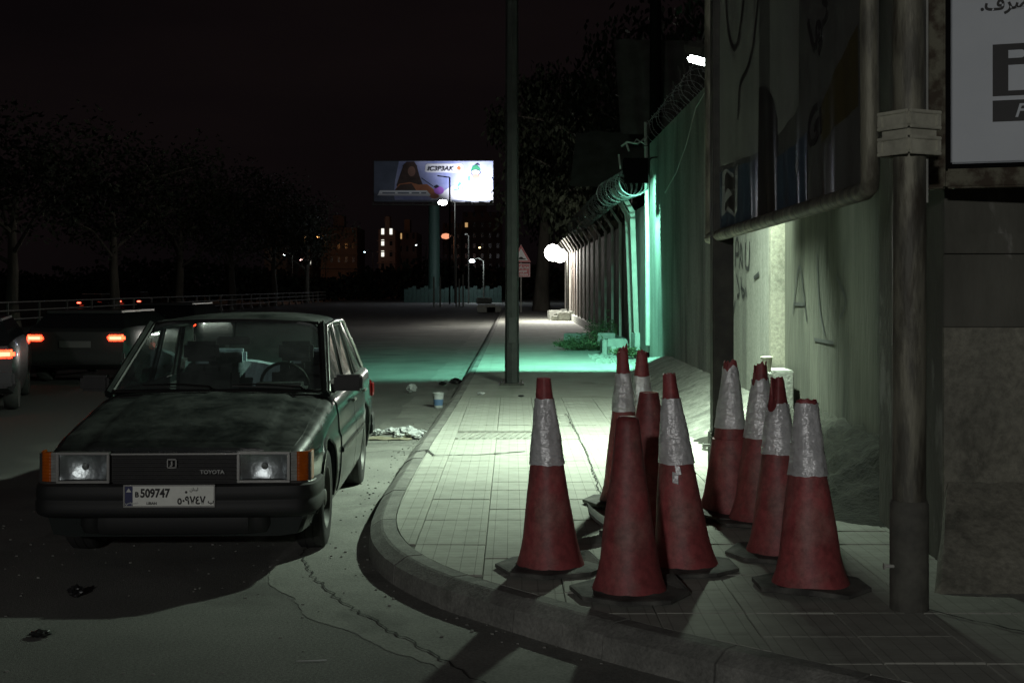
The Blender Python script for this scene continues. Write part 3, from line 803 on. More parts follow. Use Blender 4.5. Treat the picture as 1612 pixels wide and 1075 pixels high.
patch('seal_core_print', .664, .686, .3, .8, M['ad_black'], d=.008, f=lambda a: (.24-.035*math.sin(a*PI), .24+.035*math.sin(a*PI)), nu=16)
def loops(pts, name, w=.03, d=.007, mat=None):
    g = MB()
    P = catmull(pts, .02)
    for a, b in zip(P, P[1:]):
        dd = b-a
        if dd.length < 1e-6: continue
        q = Vector((dd.x*4.15, dd.y)); n = Vector((-q.y, q.x)).normalized()*w/2; n = Vector((n.x/4.15, n.y))
        g.add([bu(*(a-n), d), bu(*(a+n), d), bu(*(b+n), d), bu(*(b-n), d)], [(0, 1, 2, 3)])
    return g.build(name, mat or M['ad_black'], sheet)
loops([(.14, 1.9), (.17, 1.45), (.24, 1.28), (.30, 1.5), (.32, 1.9)], 'outline_print', .05)
loops([(.44, 1.9), (.42, 1.4), (.36, 1.1), (.28, .98), (.26, .75)], 'outline_print', .05)
def on_sheet(u, v, ang, mir=False):
    d = (bu(u+.01, v)-bu(u, v)).normalized(); up = Vector((0, 0, 1)); n = Vector((-1, 0, 0))
    a = d*math.cos(ang)+up*math.sin(ang); b = -d*math.sin(ang)+up*math.cos(ang)
    m = Matrix((a, b, n)).transposed().to_4x4(); m.translation = bu(u, v, .012); return m
text_mesh('ad_lettering', 'Grandio', .27, M['ad_black'], sheet, on_sheet(.755, .27, R(25)), bold=.006, shear=.35)
text_mesh('ad_lettering', '\ufe8e\ufeed\ufeaa\ufee7\ufe8d\ufeae\ufecf', .30, M['ad_black'], sheet, on_sheet(.77, .80, R(30)), bold=.008)

# white sign board at the right, angled toward the road
yaw = R(-20)
SB = .845
t = empty('sign_board', (2.475*SB, 8.02*SB, 1.62*(1-SB)), yaw, 'white advertising board with a black B logo in a rusty frame, top right', 'sign')
g = MB()
g.rbox(.00, -.04, 2.20, .125, .06, 6.0, .012); g.rbox(.127, -.04, 2.20, 2.6, .06, 2.315, .012)
g.build('frame', M['rust_frame'], t)
g = MB(); g.box(.127, .0, 2.317, 2.6, .03, 6.0); g.build('backing', M['black'], t)
M['board_white'] = pmat('board_white', (.50, .54, .58), (.44, .48, .52), rough=.5, scale=1.2)
g = MB(); g.rbox(.155, -.022, 2.345, 2.6, -.004, 6.0, .012); pn = g.build('panel', M['board_white'], t, smooth=30); t.scale = (SB, SB, SB)
def front(x, z, d=-.026):
    m = Matrix(((1, 0, 0), (0, 0, -1), (0, 1, 0))).to_4x4(); m.translation = Vector((x, d, z)); return m
X0 = .155
def rrect(x0, x1, z0, z1, r, left=False):
    P = [(x0, z0)]
    for k in range(7): a = -PI/2+k*PI/12; P.append((x1-r+r*math.cos(a), z0+r+r*math.sin(a)))
    for k in range(7): a = k*PI/12; P.append((x1-r+r*math.cos(a), z1-r+r*math.sin(a)))
    return P+[(x0, z1)]
g = MB(); g.poly(rrect(X0+.235, X0+.60, 2.735, 3.04, .10), .0015, Matrix.Translation((0, -.0232, 0))); lg = g.build('logo_letter', M['ink'], pn)
g = MB(); g.poly(rrect(X0+.322, X0+.415, 2.955, 3.002, .022), .001, Matrix.Translation((0, -.0250, 0))); g.build('letter_hollow', M['board_white'], pn)
g = MB(); g.poly(rrect(X0+.322, X0+.485, 2.765, 2.915, .07), .001, Matrix.Translation((0, -.0250, 0))); g.build('letter_hollow', M['board_white'], pn)
g = MB(); g.box(X0+.235, -.0245, 2.585, X0+.62, -.0232, 2.71); g.build('logo_strip', M['ink'], pn)
text_mesh('logo_letter', 'F', .11, M['board_white'], pn, front(X0+.355, 2.61, -.0265), bold=.002, shear=.3)
text_mesh('arabic_lettering', '.\ufed1\ufeae\ufebc\ufee4\ufedf\ufe8d', .115, M['ink'], pn, front(X0+.165, 3.245), bold=.003)

# ------------------------------------------------------------------ cones
def cone_r(z, H=1.0):
    # radius of an unbroken 1 m cone at height z
    pts = [(0, .178), (.05, .160), (.12, .142), (.25, .125), (.52, .088), (.857, .047), (1.0, .033)]
    for (a, ra), (b, rb_) in zip(pts, pts[1:]):
        if a <= z <= b: return ra+(rb_-ra)*(z-a)/(b-a)
    return .033
def make_cone(x, y, label, H=1.0, sleeve=(.52, .857), lean=(0, 0), ragged=.0, notch=None, stacked=0, rz=0, seed=0, rscale=1.0, base=True, closed=False):
    r = random.Random(seed)
    t = empty('traffic_cone', (x, y, KZ+.002), rz, label, 'traffic cone', 'traffic cones on the pavement')
    zs_ = [0, .02, .05, .09, .14, .2, .28, .36, .44, .52, .6, .68, .76, .84, .90, .95, 1.0]
    zs_ = [z for z in zs_ if z < H-.02]+[H]
    n = 40
    amp = .004
    ph = r.random()*9
    def wob(t_, z): return amp*noise.noise(Vector((math.cos(t_)*1.2+ph, math.sin(t_)*1.2, z*4)))*(1+z)
    def ctr(z): return Vector((lean[0]*z, lean[1]*z, 0))
    def toph(t_):
        d = ragged*(.5*noise.noise(Vector((math.cos(t_)*1.6+ph, math.sin(t_)*1.6, ph)))+.10*noise.noise(Vector((math.cos(t_)*8, math.sin(t_)*8, ph))))
        if notch:
            a, w, dep = notch; dt = abs((t_-a+PI) % (2*PI)-PI)
            if dt < w: d -= dep*(1-(dt/w)**2)
        return d
    g = MB(); vs = []; th = .006
    prof = [(z, 0) for z in zs_]+([(z, 1) for z in zs_[::-1] if z > H-.25] if not closed else [])
    for z, ins in prof:
        for k in range(n):
            a = 2*PI*k/n; rr = (cone_r(z)+wob(a, z))*rscale-(th if ins else 0)
            zz = z+ (toph(a)*max(0, (z-(H-.22))/.22) if (ragged or notch) else 0)
            c = ctr(z); vs.append((c.x+rr*math.cos(a), c.y+rr*math.sin(a), zz+.026))
    fs = []
    for i in range(len(prof)-1):
        for k in range(n): fs.append((i*n+k, i*n+(k+1) % n, (i+1)*n+(k+1) % n, (i+1)*n+k))
    if closed:
        c = ctr(H); L0 = (len(prof)-1)*n
        R1 = [(c.x+cone_r(H)*.75*rscale*math.cos(2*PI*k/n), c.y+cone_r(H)*.75*rscale*math.sin(2*PI*k/n), H+.026+.018) for k in range(n)]
        vs += R1+[(c.x, c.y, H+.026+.022)]
        for k in range(n):
            fs.append((L0+k, L0+(k+1) % n, L0+n+(k+1) % n, L0+n+k)); fs.append((L0+n+k, L0+n+(k+1) % n, len(vs)-1))
    g.add(vs, fs)
    body = g.build('cone_body', M['red'], t, smooth=50)
    if sleeve:
        g = MB(); vs = []; m = 18; n2 = 72
        z0, z1 = sleeve; z1 = min(z1, H-.012)
        for i in range(m+1):
            z = z0+(z1-z0)*i/m
            for k in range(n2):
                a = 2*PI*k/n2
                rr = (cone_r(z)+wob(a, z))*rscale+.005+.0035*noise.noise(Vector((math.cos(a)*3.1+ph, math.sin(a)*3.1, z*16)))+.002*noise.noise(Vector((math.cos(a)*9, math.sin(a)*9+ph, z*45)))
                zz = z+(.008*noise.noise(Vector((a*2, ph, i))) if i in (0, m) else 0)
                if ragged or notch: zz += toph(a)*max(0, (z-(H-.22))/.22)
                c = ctr(z); vs.append((c.x+rr*math.cos(a), c.y+rr*math.sin(a), zz+.026))
        g.add(vs, [(i*n2+k, i*n2+(k+1) % n2, (i+1)*n2+(k+1) % n2, (i+1)*n2+k) for i in range(m) for k in range(n2)])
        g.build('reflective_sleeve', M['foil'], t, smooth=60)
    for q in range(stacked):
        # rim of the cone underneath, showing below this one
        g = MB(); g.lathe([(cone_r(z)*1.10+.012, z+.026) for z in (.02, .1, .2, .3, .42, .46)]+[(cone_r(.46)*1.0, .49)], 36); g.build('lower_cone', M['red'], t, smooth=50)
    if base:
        g = MB(); a_ = .265; c_ = .115; B = [(a_, c_), (c_, a_), (-c_, a_), (-a_, c_), (-a_, -c_), (-c_, -a_), (c_, -a_), (a_, -c_)]
        zj = [r.uniform(-.0, .016) for _ in B]
        lift = r.randrange(8); zj[lift] += .03
        vs = []
        for (bx, by), dz in zip(B, zj): vs.append((bx, by, 0.0+dz*.6))
        for (bx, by), dz in zip(B, zj): vs.append((bx*1.0, by*1.0, .015+dz))
        for (bx, by), dz in zip(B, zj): vs.append((bx*.95, by*.95, .020+dz*.8))
        for k in range(8): vs.append((.19*math.cos(PI/8+k*PI/4), .19*math.sin(PI/8+k*PI/4), .028))
        for k in range(8): vs.append((.15*math.cos(PI/8+k*PI/4), .15*math.sin(PI/8+k*PI/4), .040))
        fs = [tuple(range(8))[::-1]]
        for l in range(4):
            for k in range(8): fs.append((l*8+k, l*8+(k+1) % 8, (l+1)*8+(k+1) % 8, (l+1)*8+k))
        g.add(vs, fs); bo = g.build('base_plate', M['base_rubber'], t); bo.rotation_euler = (0, 0, R(11)+r.uniform(-.2, .2)-rz)
    return t
make_cone(.20, 6.93, 'red cone with a wrinkled silver sleeve, leftmost of the cones near the kerb', H=.965, lean=(-.035, 0), seed=1)
make_cone(.56, 6.37, 'sleeveless all-red cone with rounded closed top, frontmost of the cones', H=.80, sleeve=None, lean=(-.01, .01), seed=2, closed=True, rscale=1.0)
make_cone(.895, 6.95, 'red cone with silver sleeve and torn flap, just behind the sleeveless one', H=.985, lean=(-.075, .02), ragged=.03, seed=3)
make_cone(.79, 7.70, 'dull red sleeveless cone squeezed between two silver-banded cones', H=.83, sleeve=None, seed=4, rscale=1.12)
make_cone(.765, 9.0, 'farthest left cone with a jagged torn top and bright silver band', H=1.02, sleeve=(.60, .86), lean=(-.02, 0), ragged=.09, notch=(R(200), .9, .06), seed=5)
make_cone(.90, 9.25, 'cone with a ragged red top half hidden behind the jagged-topped one', H=.99, lean=(.0, 0), sleeve=(.52, .82), ragged=.06, notch=(R(270), .6, .03), seed=6)
make_cone(1.41, 8.60, 'shaded stacked cone with frayed top beside the far billboard leg', H=.95, sleeve=(.53, .915), ragged=.09, stacked=1, seed=7, rscale=1.12)
make_cone(1.545, 8.30, 'shaded cone with a broken red rim between the stacked and the notched cone', H=.955, sleeve=(.50, .86), ragged=.10, notch=(R(200), .5, .04), seed=8, rscale=1.1)
make_cone(1.455, 7.28, 'cone with a deep notch torn in its red tip, behind the topless one', H=.935, sleeve=(.53, .80), ragged=.06, notch=(R(215), .7, .12), lean=(-.005, 0), seed=9)
make_cone(1.455, 6.50, 'cone with its tip cut off right above the silver sleeve, next to the steel post', H=.885, sleeve=(.525, .875), ragged=.02, lean=(-.025, 0), seed=10, rscale=1.07)
# torn flap on the third cone
g = MB(); g.add([(.835, 6.846, .70), (.86, 6.84, .695), (.868, 6.835, .655), (.842, 6.838, .648), (.85, 6.848, .70)], [(0, 1, 2, 3)]); g.shell(lambda u, v: (.822+.03*u, 6.84-.004*v, .668-.055*v-.01*u), lambda u, v: (0, .003, 0), 3, 3)
tag(g.build('torn_tape', M['foil']), 'small torn strip of silver tape hanging on a red cone', 'tape')
# loose bent rubber plate pieces
g = MB(); g.shell(lambda u, v: (.44+.40*u, 7.62+.34*v+.12*u, KZ+.012+.15*(1-u)**3+.02*math.sin(v*3)), lambda u, v: (0, 0, .018), 10, 4)
tag(g.build('rubber_plate', M['base_rubber']), 'loose bent black rubber base lying behind the sleeveless cone', 'rubber base')
g = MB(); g.shell(lambda u, v: (1.08+.34*u, 8.25+.4*v, KZ+.012+.06*(1-u)**2), lambda u, v: (0, 0, .016), 8, 4)
tag(g.build('rubber_plate', M['base_rubber']), 'flat black rubber base lying under the shaded cones by the far leg', 'rubber base')

# ------------------------------------------------------------------ block and cup on the bank
g = MB(); g.rbox(2.36, 12.3, .30, 2.60, 12.75, .84, .01)
tag(g.build('concrete_block', M['block']), 'pale concrete block standing on the bank against the wall', 'block')
g = MB(); g.lathe([(.001, 0), (.036, 0), (.052, .13), (.058, .135), (.054, .14), (.048, .13), (.034, .01), (.001, .01)], 20, M=Matrix.Translation((2.33, 12.2, .835)))
tag(g.build('paper_cup', pmat('cream_cup', (.55, .56, .45), rough=.6), smooth=40), 'cream paper cup standing on the concrete block', 'cup')
g = MB(); g.rbox(2.22, 12.05, .30, 2.36, 12.3, .834, .01)
tag(g.build('concrete_block', M['block']), 'smaller concrete block in front, holding the cream cup', 'block')

# ------------------------------------------------------------------ fence with bent posts
fence = empty('security_fence', (0, 0, 0), 0, 'long fence of dark sheets on bent concrete posts running to the far lamp', 'fence')
def bent_post(y, x=2.62, h=3.12, w=.11, arm=(-.36, .52)):
    g = MB()
    g.bar((x-.05, y, 0), (x-.05, y, h), w*.55, .12, up=(0, 1, 0)); g.bar((x-.05, y, h-.02), (x-.05+arm[0], y, h+arm[1]), .05, .08, up=(0, 1, 0))
    return g
pm = bent_post(0).build('post', M['fence_post'], fence); first = pm
for k in range(1, 15):
    o = pm.copy(); C.objects.link(o); o.parent = fence; o.location.y = 29.2+2.5*k
first.location.y = 29.2
def sheet_panel(name, y0, y1, mat, x=2.64, z0=.34, z1=3.05):
    g = MB(); n = 20; dy = (y1-y0)/n
    for k in range(n):
        a = y0+k*dy; d0 = .018 if k % 2 else 0
        g.box(x+.0+d0, a, z0, x+.02+d0, a+dy-.002, z1)
    return g.build(name, mat, fence)
pp = sheet_panel('panel', .07, 2.43, M['fence_panel'])
for k in range(0, 14):
    o = pp if k == 0 else pp.copy()
    if k: C.objects.link(o); o.parent = fence
    o.location.y = 29.2+2.5*k
g = MB(); g.box(2.60, 25.3, .35, 2.63, 29.1, 3.2); g.build('panel', M['fence_panel_pale'], fence)['label'] = 'pale stained end panel lit teal'
# two leaning thick posts near the end panel
for (ya, yb) in ((28.4, 28.3), (27.3, 27.1)):
    g = MB(); g.bar((2.56, ya, .15), (2.44, yb, 3.15), .10, .12, up=(0, 1, 0)); g.bar((2.44, yb, 3.12), (2.12, yb-.1, 3.68), .09, .12, up=(0, 1, 0)); g.build('post', M['fence_post'], fence)
g = MB(); g.rbox(2.50, 29.0, .1, 2.80, 65, .42, .01); g.build('plinth', M['block'], fence)
# razor wire coil on the arms
def coil(name, p0, p1, rad, turns, label, seedn, rr=.008, flat=.0):
    g = MB(); P = []; n = int(turns*22); r = random.Random(seedn)
    p0 = Vector(p0); p1 = Vector(p1); d = (p1-p0).normalized(); a = d.orthogonal().normalized(); b = d.cross(a)
    for i in range(n+1):
        t_ = i/n; ang = t_*turns*2*PI; ra = rad*(1+.14*noise.noise(Vector((t_*turns*.8, seedn, 0))))
        P.append(p0.lerp(p1, t_)+(a*math.cos(ang)+b*math.sin(ang))*ra+d*.10*math.sin(ang*.5+seedn))
    g.tube(P, rr, 4)
    for i in range(0, n, 2):
        q = P[i]; t1 = (P[min(i+1, n)]-P[max(i-1, 0)]).normalized(); o1 = t1.orthogonal().normalized()
        g.bar(q-o1*.028, q+o1*.028, .006, .006)
    return tag(g.build(name, M['wire']), label, 'razor wire')
coil('razor_wire', (2.35, 25.2, 3.62), (2.1, 29.0, 3.62), .27, 11, 'bright teal-lit razor wire coil at the near end of the fence', 1, rr=.010)
coil('razor_wire', (2.15, 29.2, 3.62), (2.15, 46, 3.62), .25, 26, 'dim razor wire coil strung along the bent posts', 2)
coil('razor_wire', (2.72, 13.3, 4.55), (2.75, 24.8, 4.50), .27, 22, 'razor wire coil along the top of the tall wall', 3, rr=.004)
# pale pipe at the wall end + hanging wires
t = empty('wall_end_pipe', (2.565, 25.14, 0), 0, 'pale pipe fixed to the end of the tall wall, glowing teal', 'pipe')
g = MB(); g.tube([(0, 0, .5), (-.01, 0, 2.5), (-.05, 0, 4.7)], [.05, .045, .03], 10); g.build('tube', M['galv'], t, smooth=50)
for z in (3.95, 4.25): 
    g = MB(); g.tube([(-.05+.06*math.cos(k), .06*math.sin(k), z) for k in [i*.5 for i in range(13)]], .008, 5); g.build('strap', M['dark_steel'], t)
g = MB(); g.tube([(2.47, 24.5, 4.35), (2.3, 24.4, 4.22), (2.1, 24.4, 4.25), (2.0, 24.4, 4.17)], .018, 6); g.tube([(2.22, 24.4, 4.22), (2.28, 24.4, 4.3), (2.47, 24.5, 4.2)], .014, 6); g.tube([(2.08, 24.4, 4.25), (2.14, 24.4, 4.08)], .02, 6)
tag(g.build('cable_bracket', M['galv']), 'small bent bracket sticking out near the top of the teal pipe', 'bracket')
g = MB(); g.tube([(1.92, 24.0, 3.98), (1.95, 24.0, 3.72)], .018, 8)
tag(g.build('tube_lamp', M['galv']), 'short white tube hanging beside the black floodlight box', 'tube')
# dark utility pole
g = MB(); g.tube([(2.86, 26.6, 0), (2.86, 26.6, 7.3)], [.13, .11], 14)
tag(g.build('utility_pole', M['black'], smooth=50), 'thick dark utility pole rising behind the end of the tall wall', 'utility pole')
# tattered tin sheets behind the fence
def tin(name, x, y, z, w, h, tilt, yawd, label, seedn):
    Mx = Matrix.Translation((x, y, z)) @ Matrix.Rotation(R(yawd), 4, 'Z') @ Matrix.Rotation(R(tilt), 4, 'X')
    g = MB(); nu = 36
    g.shell(lambda u, v: Mx @ Vector((w*(u-.5), .018*math.sin(u*nu*1.05), h*(v-.5)*(1+.12*noise.noise(Vector((u*4, seedn, 0)))))), lambda u, v: Mx.to_3x3() @ Vector((0, .004, 0)), nu*4, 4)
    return tag(g.build(name, M['tin'], smooth=60), label, 'tin sheet')
tin('tin_sheet', 3.2, 31, 4.6, 3.6, 1.6, -35, -12, 'tattered corrugated tin sheet leaning above the fence near the wall end', 1)
tin('tin_sheet', 3.4, 28, 5.8, 2.4, 2.2, -20, 5, 'torn tin sheet high beside the utility pole', 3)
# ragged palm-like tarp strips by the pole
g = MB(); r = random.Random(9)
for i in range(150):
    x = 2.95+r.random()*1.1; y = 22+r.random()*3; z = 5.9-r.random()*1.0
    L = .3+.5*r.random(); dx = r.uniform(-.15, .15)
    g.add([(x, y, z), (x+.03, y, z), (x+.02+dx, y+.05, z-L)], [(0, 1, 2)])
tag(g.build('tattered_netting', M['tin']), 'tattered netting strips hanging above the tall wall', 'netting')

g = MB(); g.tube([(2.588, 17.4, 4.26), (2.588, 18.8, 4.12), (2.588, 19.8, 3.72), (2.588, 21.0, 3.40), (2.588, 22.6, 3.2)], .008, 5)
g.build('wall_cable', M['galv'], bpy.data.objects['concrete_wall'])
# broken blocks at the wall foot
def blk(c, d, rz, label):
    Mx = Matrix.Translation(c) @ Matrix.Rotation(R(rz), 4, 'Z')
    g = MB(); g.rbox(-d[0]/2, -d[1]/2, 0, d[0]/2, d[1]/2, d[2], .015, M=Mx)
    return tag(g.build('concrete_block', M['block']), label, 'block')
blk((2.22, 28.6, .13), (.42, .5, .36), 4, 'largest pale block lying before the leaning fence posts')
blk((1.98, 28.7, .13), (.12, .5, .34), 2, 'thin upright slab left of the largest pale block')
blk((2.16, 30.6, .14), (.40, .4, .40), -3, 'block half hidden behind the largest pale block')
blk((2.62, 27.3, .3), (.30, .4, .36), 8, 'block wedged against the foot of the teal pipe')
blk((2.08, 27.6, .13), (.16, .2, .24), 20, 'small block fragment in front of the largest pale block')
blk((1.62, 33.6, .13), (.6, .5, .30), -6, 'low grey block overgrown by weeds')
# weeds
def weed(x, y, z, rad, n, hgt, label, seedn, mat='leaf2'):
    g = MB(); r = random.Random(seedn)
    for i in range(n):
        a = r.random()*2*PI; d = rad*math.sqrt(r.random()); bx = x+d*math.cos(a)*.5; by = y+d*math.sin(a)*.5
        tx = x+d*math.cos(a)*1.3; ty = y+d*math.sin(a)*1.3; H = hgt*(1-.6*d/rad)*r.uniform(.5, 1.1)
        g.tube([(bx, by, z), ((bx+tx)/2, (by+ty)/2, z+H*.7), (tx, ty, z+H)], [.006, .004, .002], 3, cap=False)
        for k in range(10):
            f = .3+.7*r.random(); p = Vector((bx+(tx-bx)*f, by+(ty-by)*f, z+H*f))
            q = p+Vector((r.uniform(-1, 1), r.uniform(-1, 1), r.uniform(-.3, .8))).normalized()*r.uniform(.06, .14); s_ = Vector((r.uniform(-1, 1), r.uniform(-1, 1), r.uniform(-1, 1))).normalized()*.018
            g.add([p, (p+q)/2+s_, q, (p+q)/2-s_], [(0, 1, 2, 3)])
    return tag(g.build('weed_bush', M[mat]), label, 'weeds')
weed(1.75, 30.6, .15, .7, 130, .42, 'low sprawling weeds left of the broken blocks', 1)
weed(2.25, 32.6, .15, .5, 90, .95, 'taller weed bush growing against the fence foot', 2)
weed(2.35, 27.0, .2, .3, 50, .22, 'grass tuft between the block fragment and the bank', 3)
# rubble crumbs
g = MB(); r = random.Random(5)
for i in range(220):
    x = 1.6+.7*r.random(); y = 25.2+3.2*r.random(); s_ = .008+.028*r.random()**2
    g.box(x-s_, y-s_, .15, x+s_*1.2, y+s_, .15+s_*1.3, M=Matrix.Rotation(0, 4, 'Z'))
tag(g.build('rubble', M['block']), kind='stuff')
# planter of stones at the far end
g = MB(); r = random.Random(8)
for i in range(34):
    x = 1.7+1.6*r.random(); y = 56+8*r.random(); s_ = .12+.16*r.random()
    g.rbox(x-s_, y-s_, .14, x+s_, y+s_, .14+s_*1.5, .02)
tag(g.build('rubble', M['block']), kind='stuff')

# ------------------------------------------------------------------ litter
def crumple(name, c, rad, mat, label, cat, seedn, sq=.5):
    bm = bmesh.new(); bmesh.ops.create_icosphere(bm, subdivisions=3, radius=rad)
    for v in bm.verts:
        k = 1+.55*noise.noise(v.co*(2.2/rad)+Vector((seedn, 0, 0)))+.3*noise.noise(v.co*(6/rad)+Vector((0, seedn, 0)))
        v.co *= k; v.co.z *= sq
    zmin = min(v.co.z for v in bm.verts)
    for v in bm.verts: v.co.z -= zmin
    me = bpy.data.meshes.new(name); bm.to_mesh(me); bm.free(); me.materials.append(mat)
    o = bpy.data.objects.new(name, me); C.objects.link(o); o.location = c
    return tag(o, label, cat)
M['paper'] = pmat('paper', (.55, .58, .58), (.35, .36, .35), rough=.8, scale=10)
M['bag'] = pmat('black_bag', (.015, .015, .015), rough=.4)
M['cupblue'] = pmat('blue_band', (.10, .18, .32), rough=.5)
t = empty('paper_cup', (-.98, 17.75, .004), 0, 'white and blue cup standing in the gutter near the kerb', 'cup')
g = MB(); g.lathe([(.001, 0), (.055, 0), (.075, .19), (.078, .195), (.072, .19), (.052, .01)], 20); g.build('cup_wall', M['paper'], t, smooth=40)
g = MB(); g.lathe([(.0595, .03), (.068, .11)], 20); g.build('band', M['cupblue'], t, smooth=40)
crumple('plastic_bottle', (-1.52, 20.2, .0), .075, M['paper'], 'crumpled plastic bottle lying on the dark road strip', 'bottle', 3, .8)
r = random.Random(12)
lit = [(-1.12, 14.35, .10, 'largest crumpled paper in the trash heap by the kerb'), (-1.30, 14.5, .07, 'crumpled paper in the middle of the trash heap'), (-1.02, 14.1, .08, 'crumpled paper touching the kerb in the trash heap'),
       (-1.45, 14.45, .06, 'leftmost crumpled paper of the trash heap'), (-1.2, 14.15, .05, 'small paper scrap in front of the trash heap')]
for i, (x, y, s_, lb) in enumerate(lit): crumple('crumpled_paper', (x, y, .004), s_, M['paper'], lb, 'litter', 20+i, .5)
for i in range(3):
    g = MB(); pts = [(-1.5+.25*i+r.uniform(-.1, .1), 14.2+r.uniform(-.2, .3), .02)]
    for k in range(6): pts.append((pts[-1][0]+r.uniform(-.02, .12), pts[-1][1]+r.uniform(-.08, .08), .01+r.random()*.08))
    g.tube(pts, .006, 4); tag(g.build('plastic_strap', M['paper'] if i else M['bag']), ['thin black strap curling over the trash heap', 'pale strap on the left of the trash heap', 'pale strap near the kerb side of the trash heap'][i], 'litter')
g = MB(); g.shell(lambda u, v: (-1.55+.5*u, 13.95+.28*v, .006+.012*abs(math.sin(u*7+v*3))), lambda u, v: (0, 0, .003), 12, 4)
tag(g.build('cardboard_sheet', pmat('cardboard', (.26, .24, .17), (.33, .31, .23), scale=5)), 'flattened cardboard under the trash heap at the kerb', 'cardboard')
crumple('dark_lump', (-.93, 22.0, 0), .09, M['bag'], 'dark leaf clump in the gutter near the lamp post', 'litter', 41, .5)
crumple('dark_lump', (-1.13, 21.7, 0), .06, M['bag'], 'smaller dark clump left of the gutter leaf clump', 'litter', 42, .5)
crumple('dark_lump', (-2.275, 6.95, 0), .035, M['bag'], 'dark crumpled scrap on the road before the car', 'litter', 43, .8)
crumple('dark_lump', (-2.18, 6.16, 0), .045, M['bag'], 'flat dark scrap on the road in the lower left corner', 'litter', 44, .3)
g = MB(); g.tube([(-.93, 5.745, .006), (-.885, 5.75, .006), (-.80, 5.762, .006)], .0025, 5); tag(g.build('drinking_straw', M['paper']), 'thin white straw lying on the road at the bottom', 'straw')
crumple('crumpled_paper', (-.42, 18.0, KZ), .045, M['paper'], 'small white paper on the pavement left of the lamp post foot', 'litter', 45, .4)
crumple('dark_lump', (.12, 17.7, KZ), .04, M['bag'], 'dark scrap on the pavement right of the lamp post foot', 'litter', 46, .3)
crumple('crumpled_paper', (.335, 7.75, KZ), .014, M['paper'], 'tiny white scrap on the pavement between the cones', 'litter', 47, .5)
g = MB(); r = random.Random(33)
for i in range(900):
    if r.random() < .55:
        s_ = r.uniform(s40, KS[-1]-2); p = off_pt(s_, -abs(r.gauss(0, .16))-.01, .004)
    else: p = Vector((r.uniform(-3.8, -.9), r.uniform(5.2, 16), 0)); 
    if p.x > -.9 and p.y > 9: continue
    q = r.uniform(.002, .007)
    g.box(p.x-q, p.y-q, p.z, p.x+q*1.3, p.y+q, p.z+q)
tag(g.build('grit', M['gutter']), kind='stuff')

# ------------------------------------------------------------------ the old saloon
def lerp_tab(tab, y):
    if y <= tab[0][0]: return tab[0][1:]
    for a, b in zip(tab, tab[1:]):
        if y <= b[0]:
            t = (y-a[0])/(b[0]-a[0]); t = t*t*(3-2*t)*.35+t*.65
            return tuple(p+(q-p)*t for p, q in zip(a[1:], b[1:]))
    return tab[-1][1:]
# y, half width, shoulder z, centre z
TAB = [(.10, .770, .675, .690), (.16, .790, .700, .715), (.40, .815, .740, .775), (.80, .832, .795, .840), (1.15, .840, .845, .890), (1.36, .843, .875, .918), (1.9, .845, .890, .925), (2.5, .845, .900, .93),
       (3.1, .845, .905, .935), (3.6, .843, .912, .940), (3.9, .838, .915, .945), (4.2, .83, .912, .935), (4.42, .815, .90, .915), (4.52, .80, .83, .84), (4.54, .79, .78, .79)]
def section(y):
    w, zs_, zc = lerp_tab(TAB, y)
    b = .016 if y < 1.3 else 0
    return [(w-.16, .20), (w-.05, .215), (w-.022, .30), (w-.006, .42), (w, .54), (w-.001, .615), (w-.016, .650), (w-.024, zs_-.11), (w-.036, zs_-.045), (w-.058, zs_-.014), (w-.085, zs_),
            (w-.17, zs_+(zc-zs_)*.45), (.53, zs_+(zc-zs_)*.62), (.49, zs_+(zc-zs_)*.66+b), (.25, zs_+(zc-zs_)*.92+b*.9), (0, zc+b*.9)]
def top_z(x, y):
    S = section(y)[10:]; x = abs(x)
    for (xa, za), (xb, zb) in zip(S, S[1:]):
        if xb <= x <= xa: return za+(zb-za)*(xa-x)/(xa-xb+1e-9)
    return S[0][1]
def side_x(z, y):
    S = section(y)[1:11]
    for (xa, za), (xb, zb) in zip(S, S[1:]):
        if za <= z <= zb: return xa+(xb-xa)*(z-za)/(zb-za+1e-9)
    return S[-1][0] if z > S[-1][1] else S[0][0]
def boolean(o, cutters, op='DIFFERENCE'):
    for c in cutters:
        m = o.modifiers.new('b', 'BOOLEAN'); m.operation = op; m.object = c; m.solver = 'EXACT'
    dg = bpy.context.evaluated_depsgraph_get(); dg.update()
    me = bpy.data.meshes.new_from_object(o.evaluated_get(dg))
    o.modifiers.clear(); o.data = me
    me.polygons.foreach_set('use_smooth', [True]*len(me.polygons)); me.set_sharp_from_angle(angle=R(28))
    for c in cutters: bpy.data.objects.remove(c)

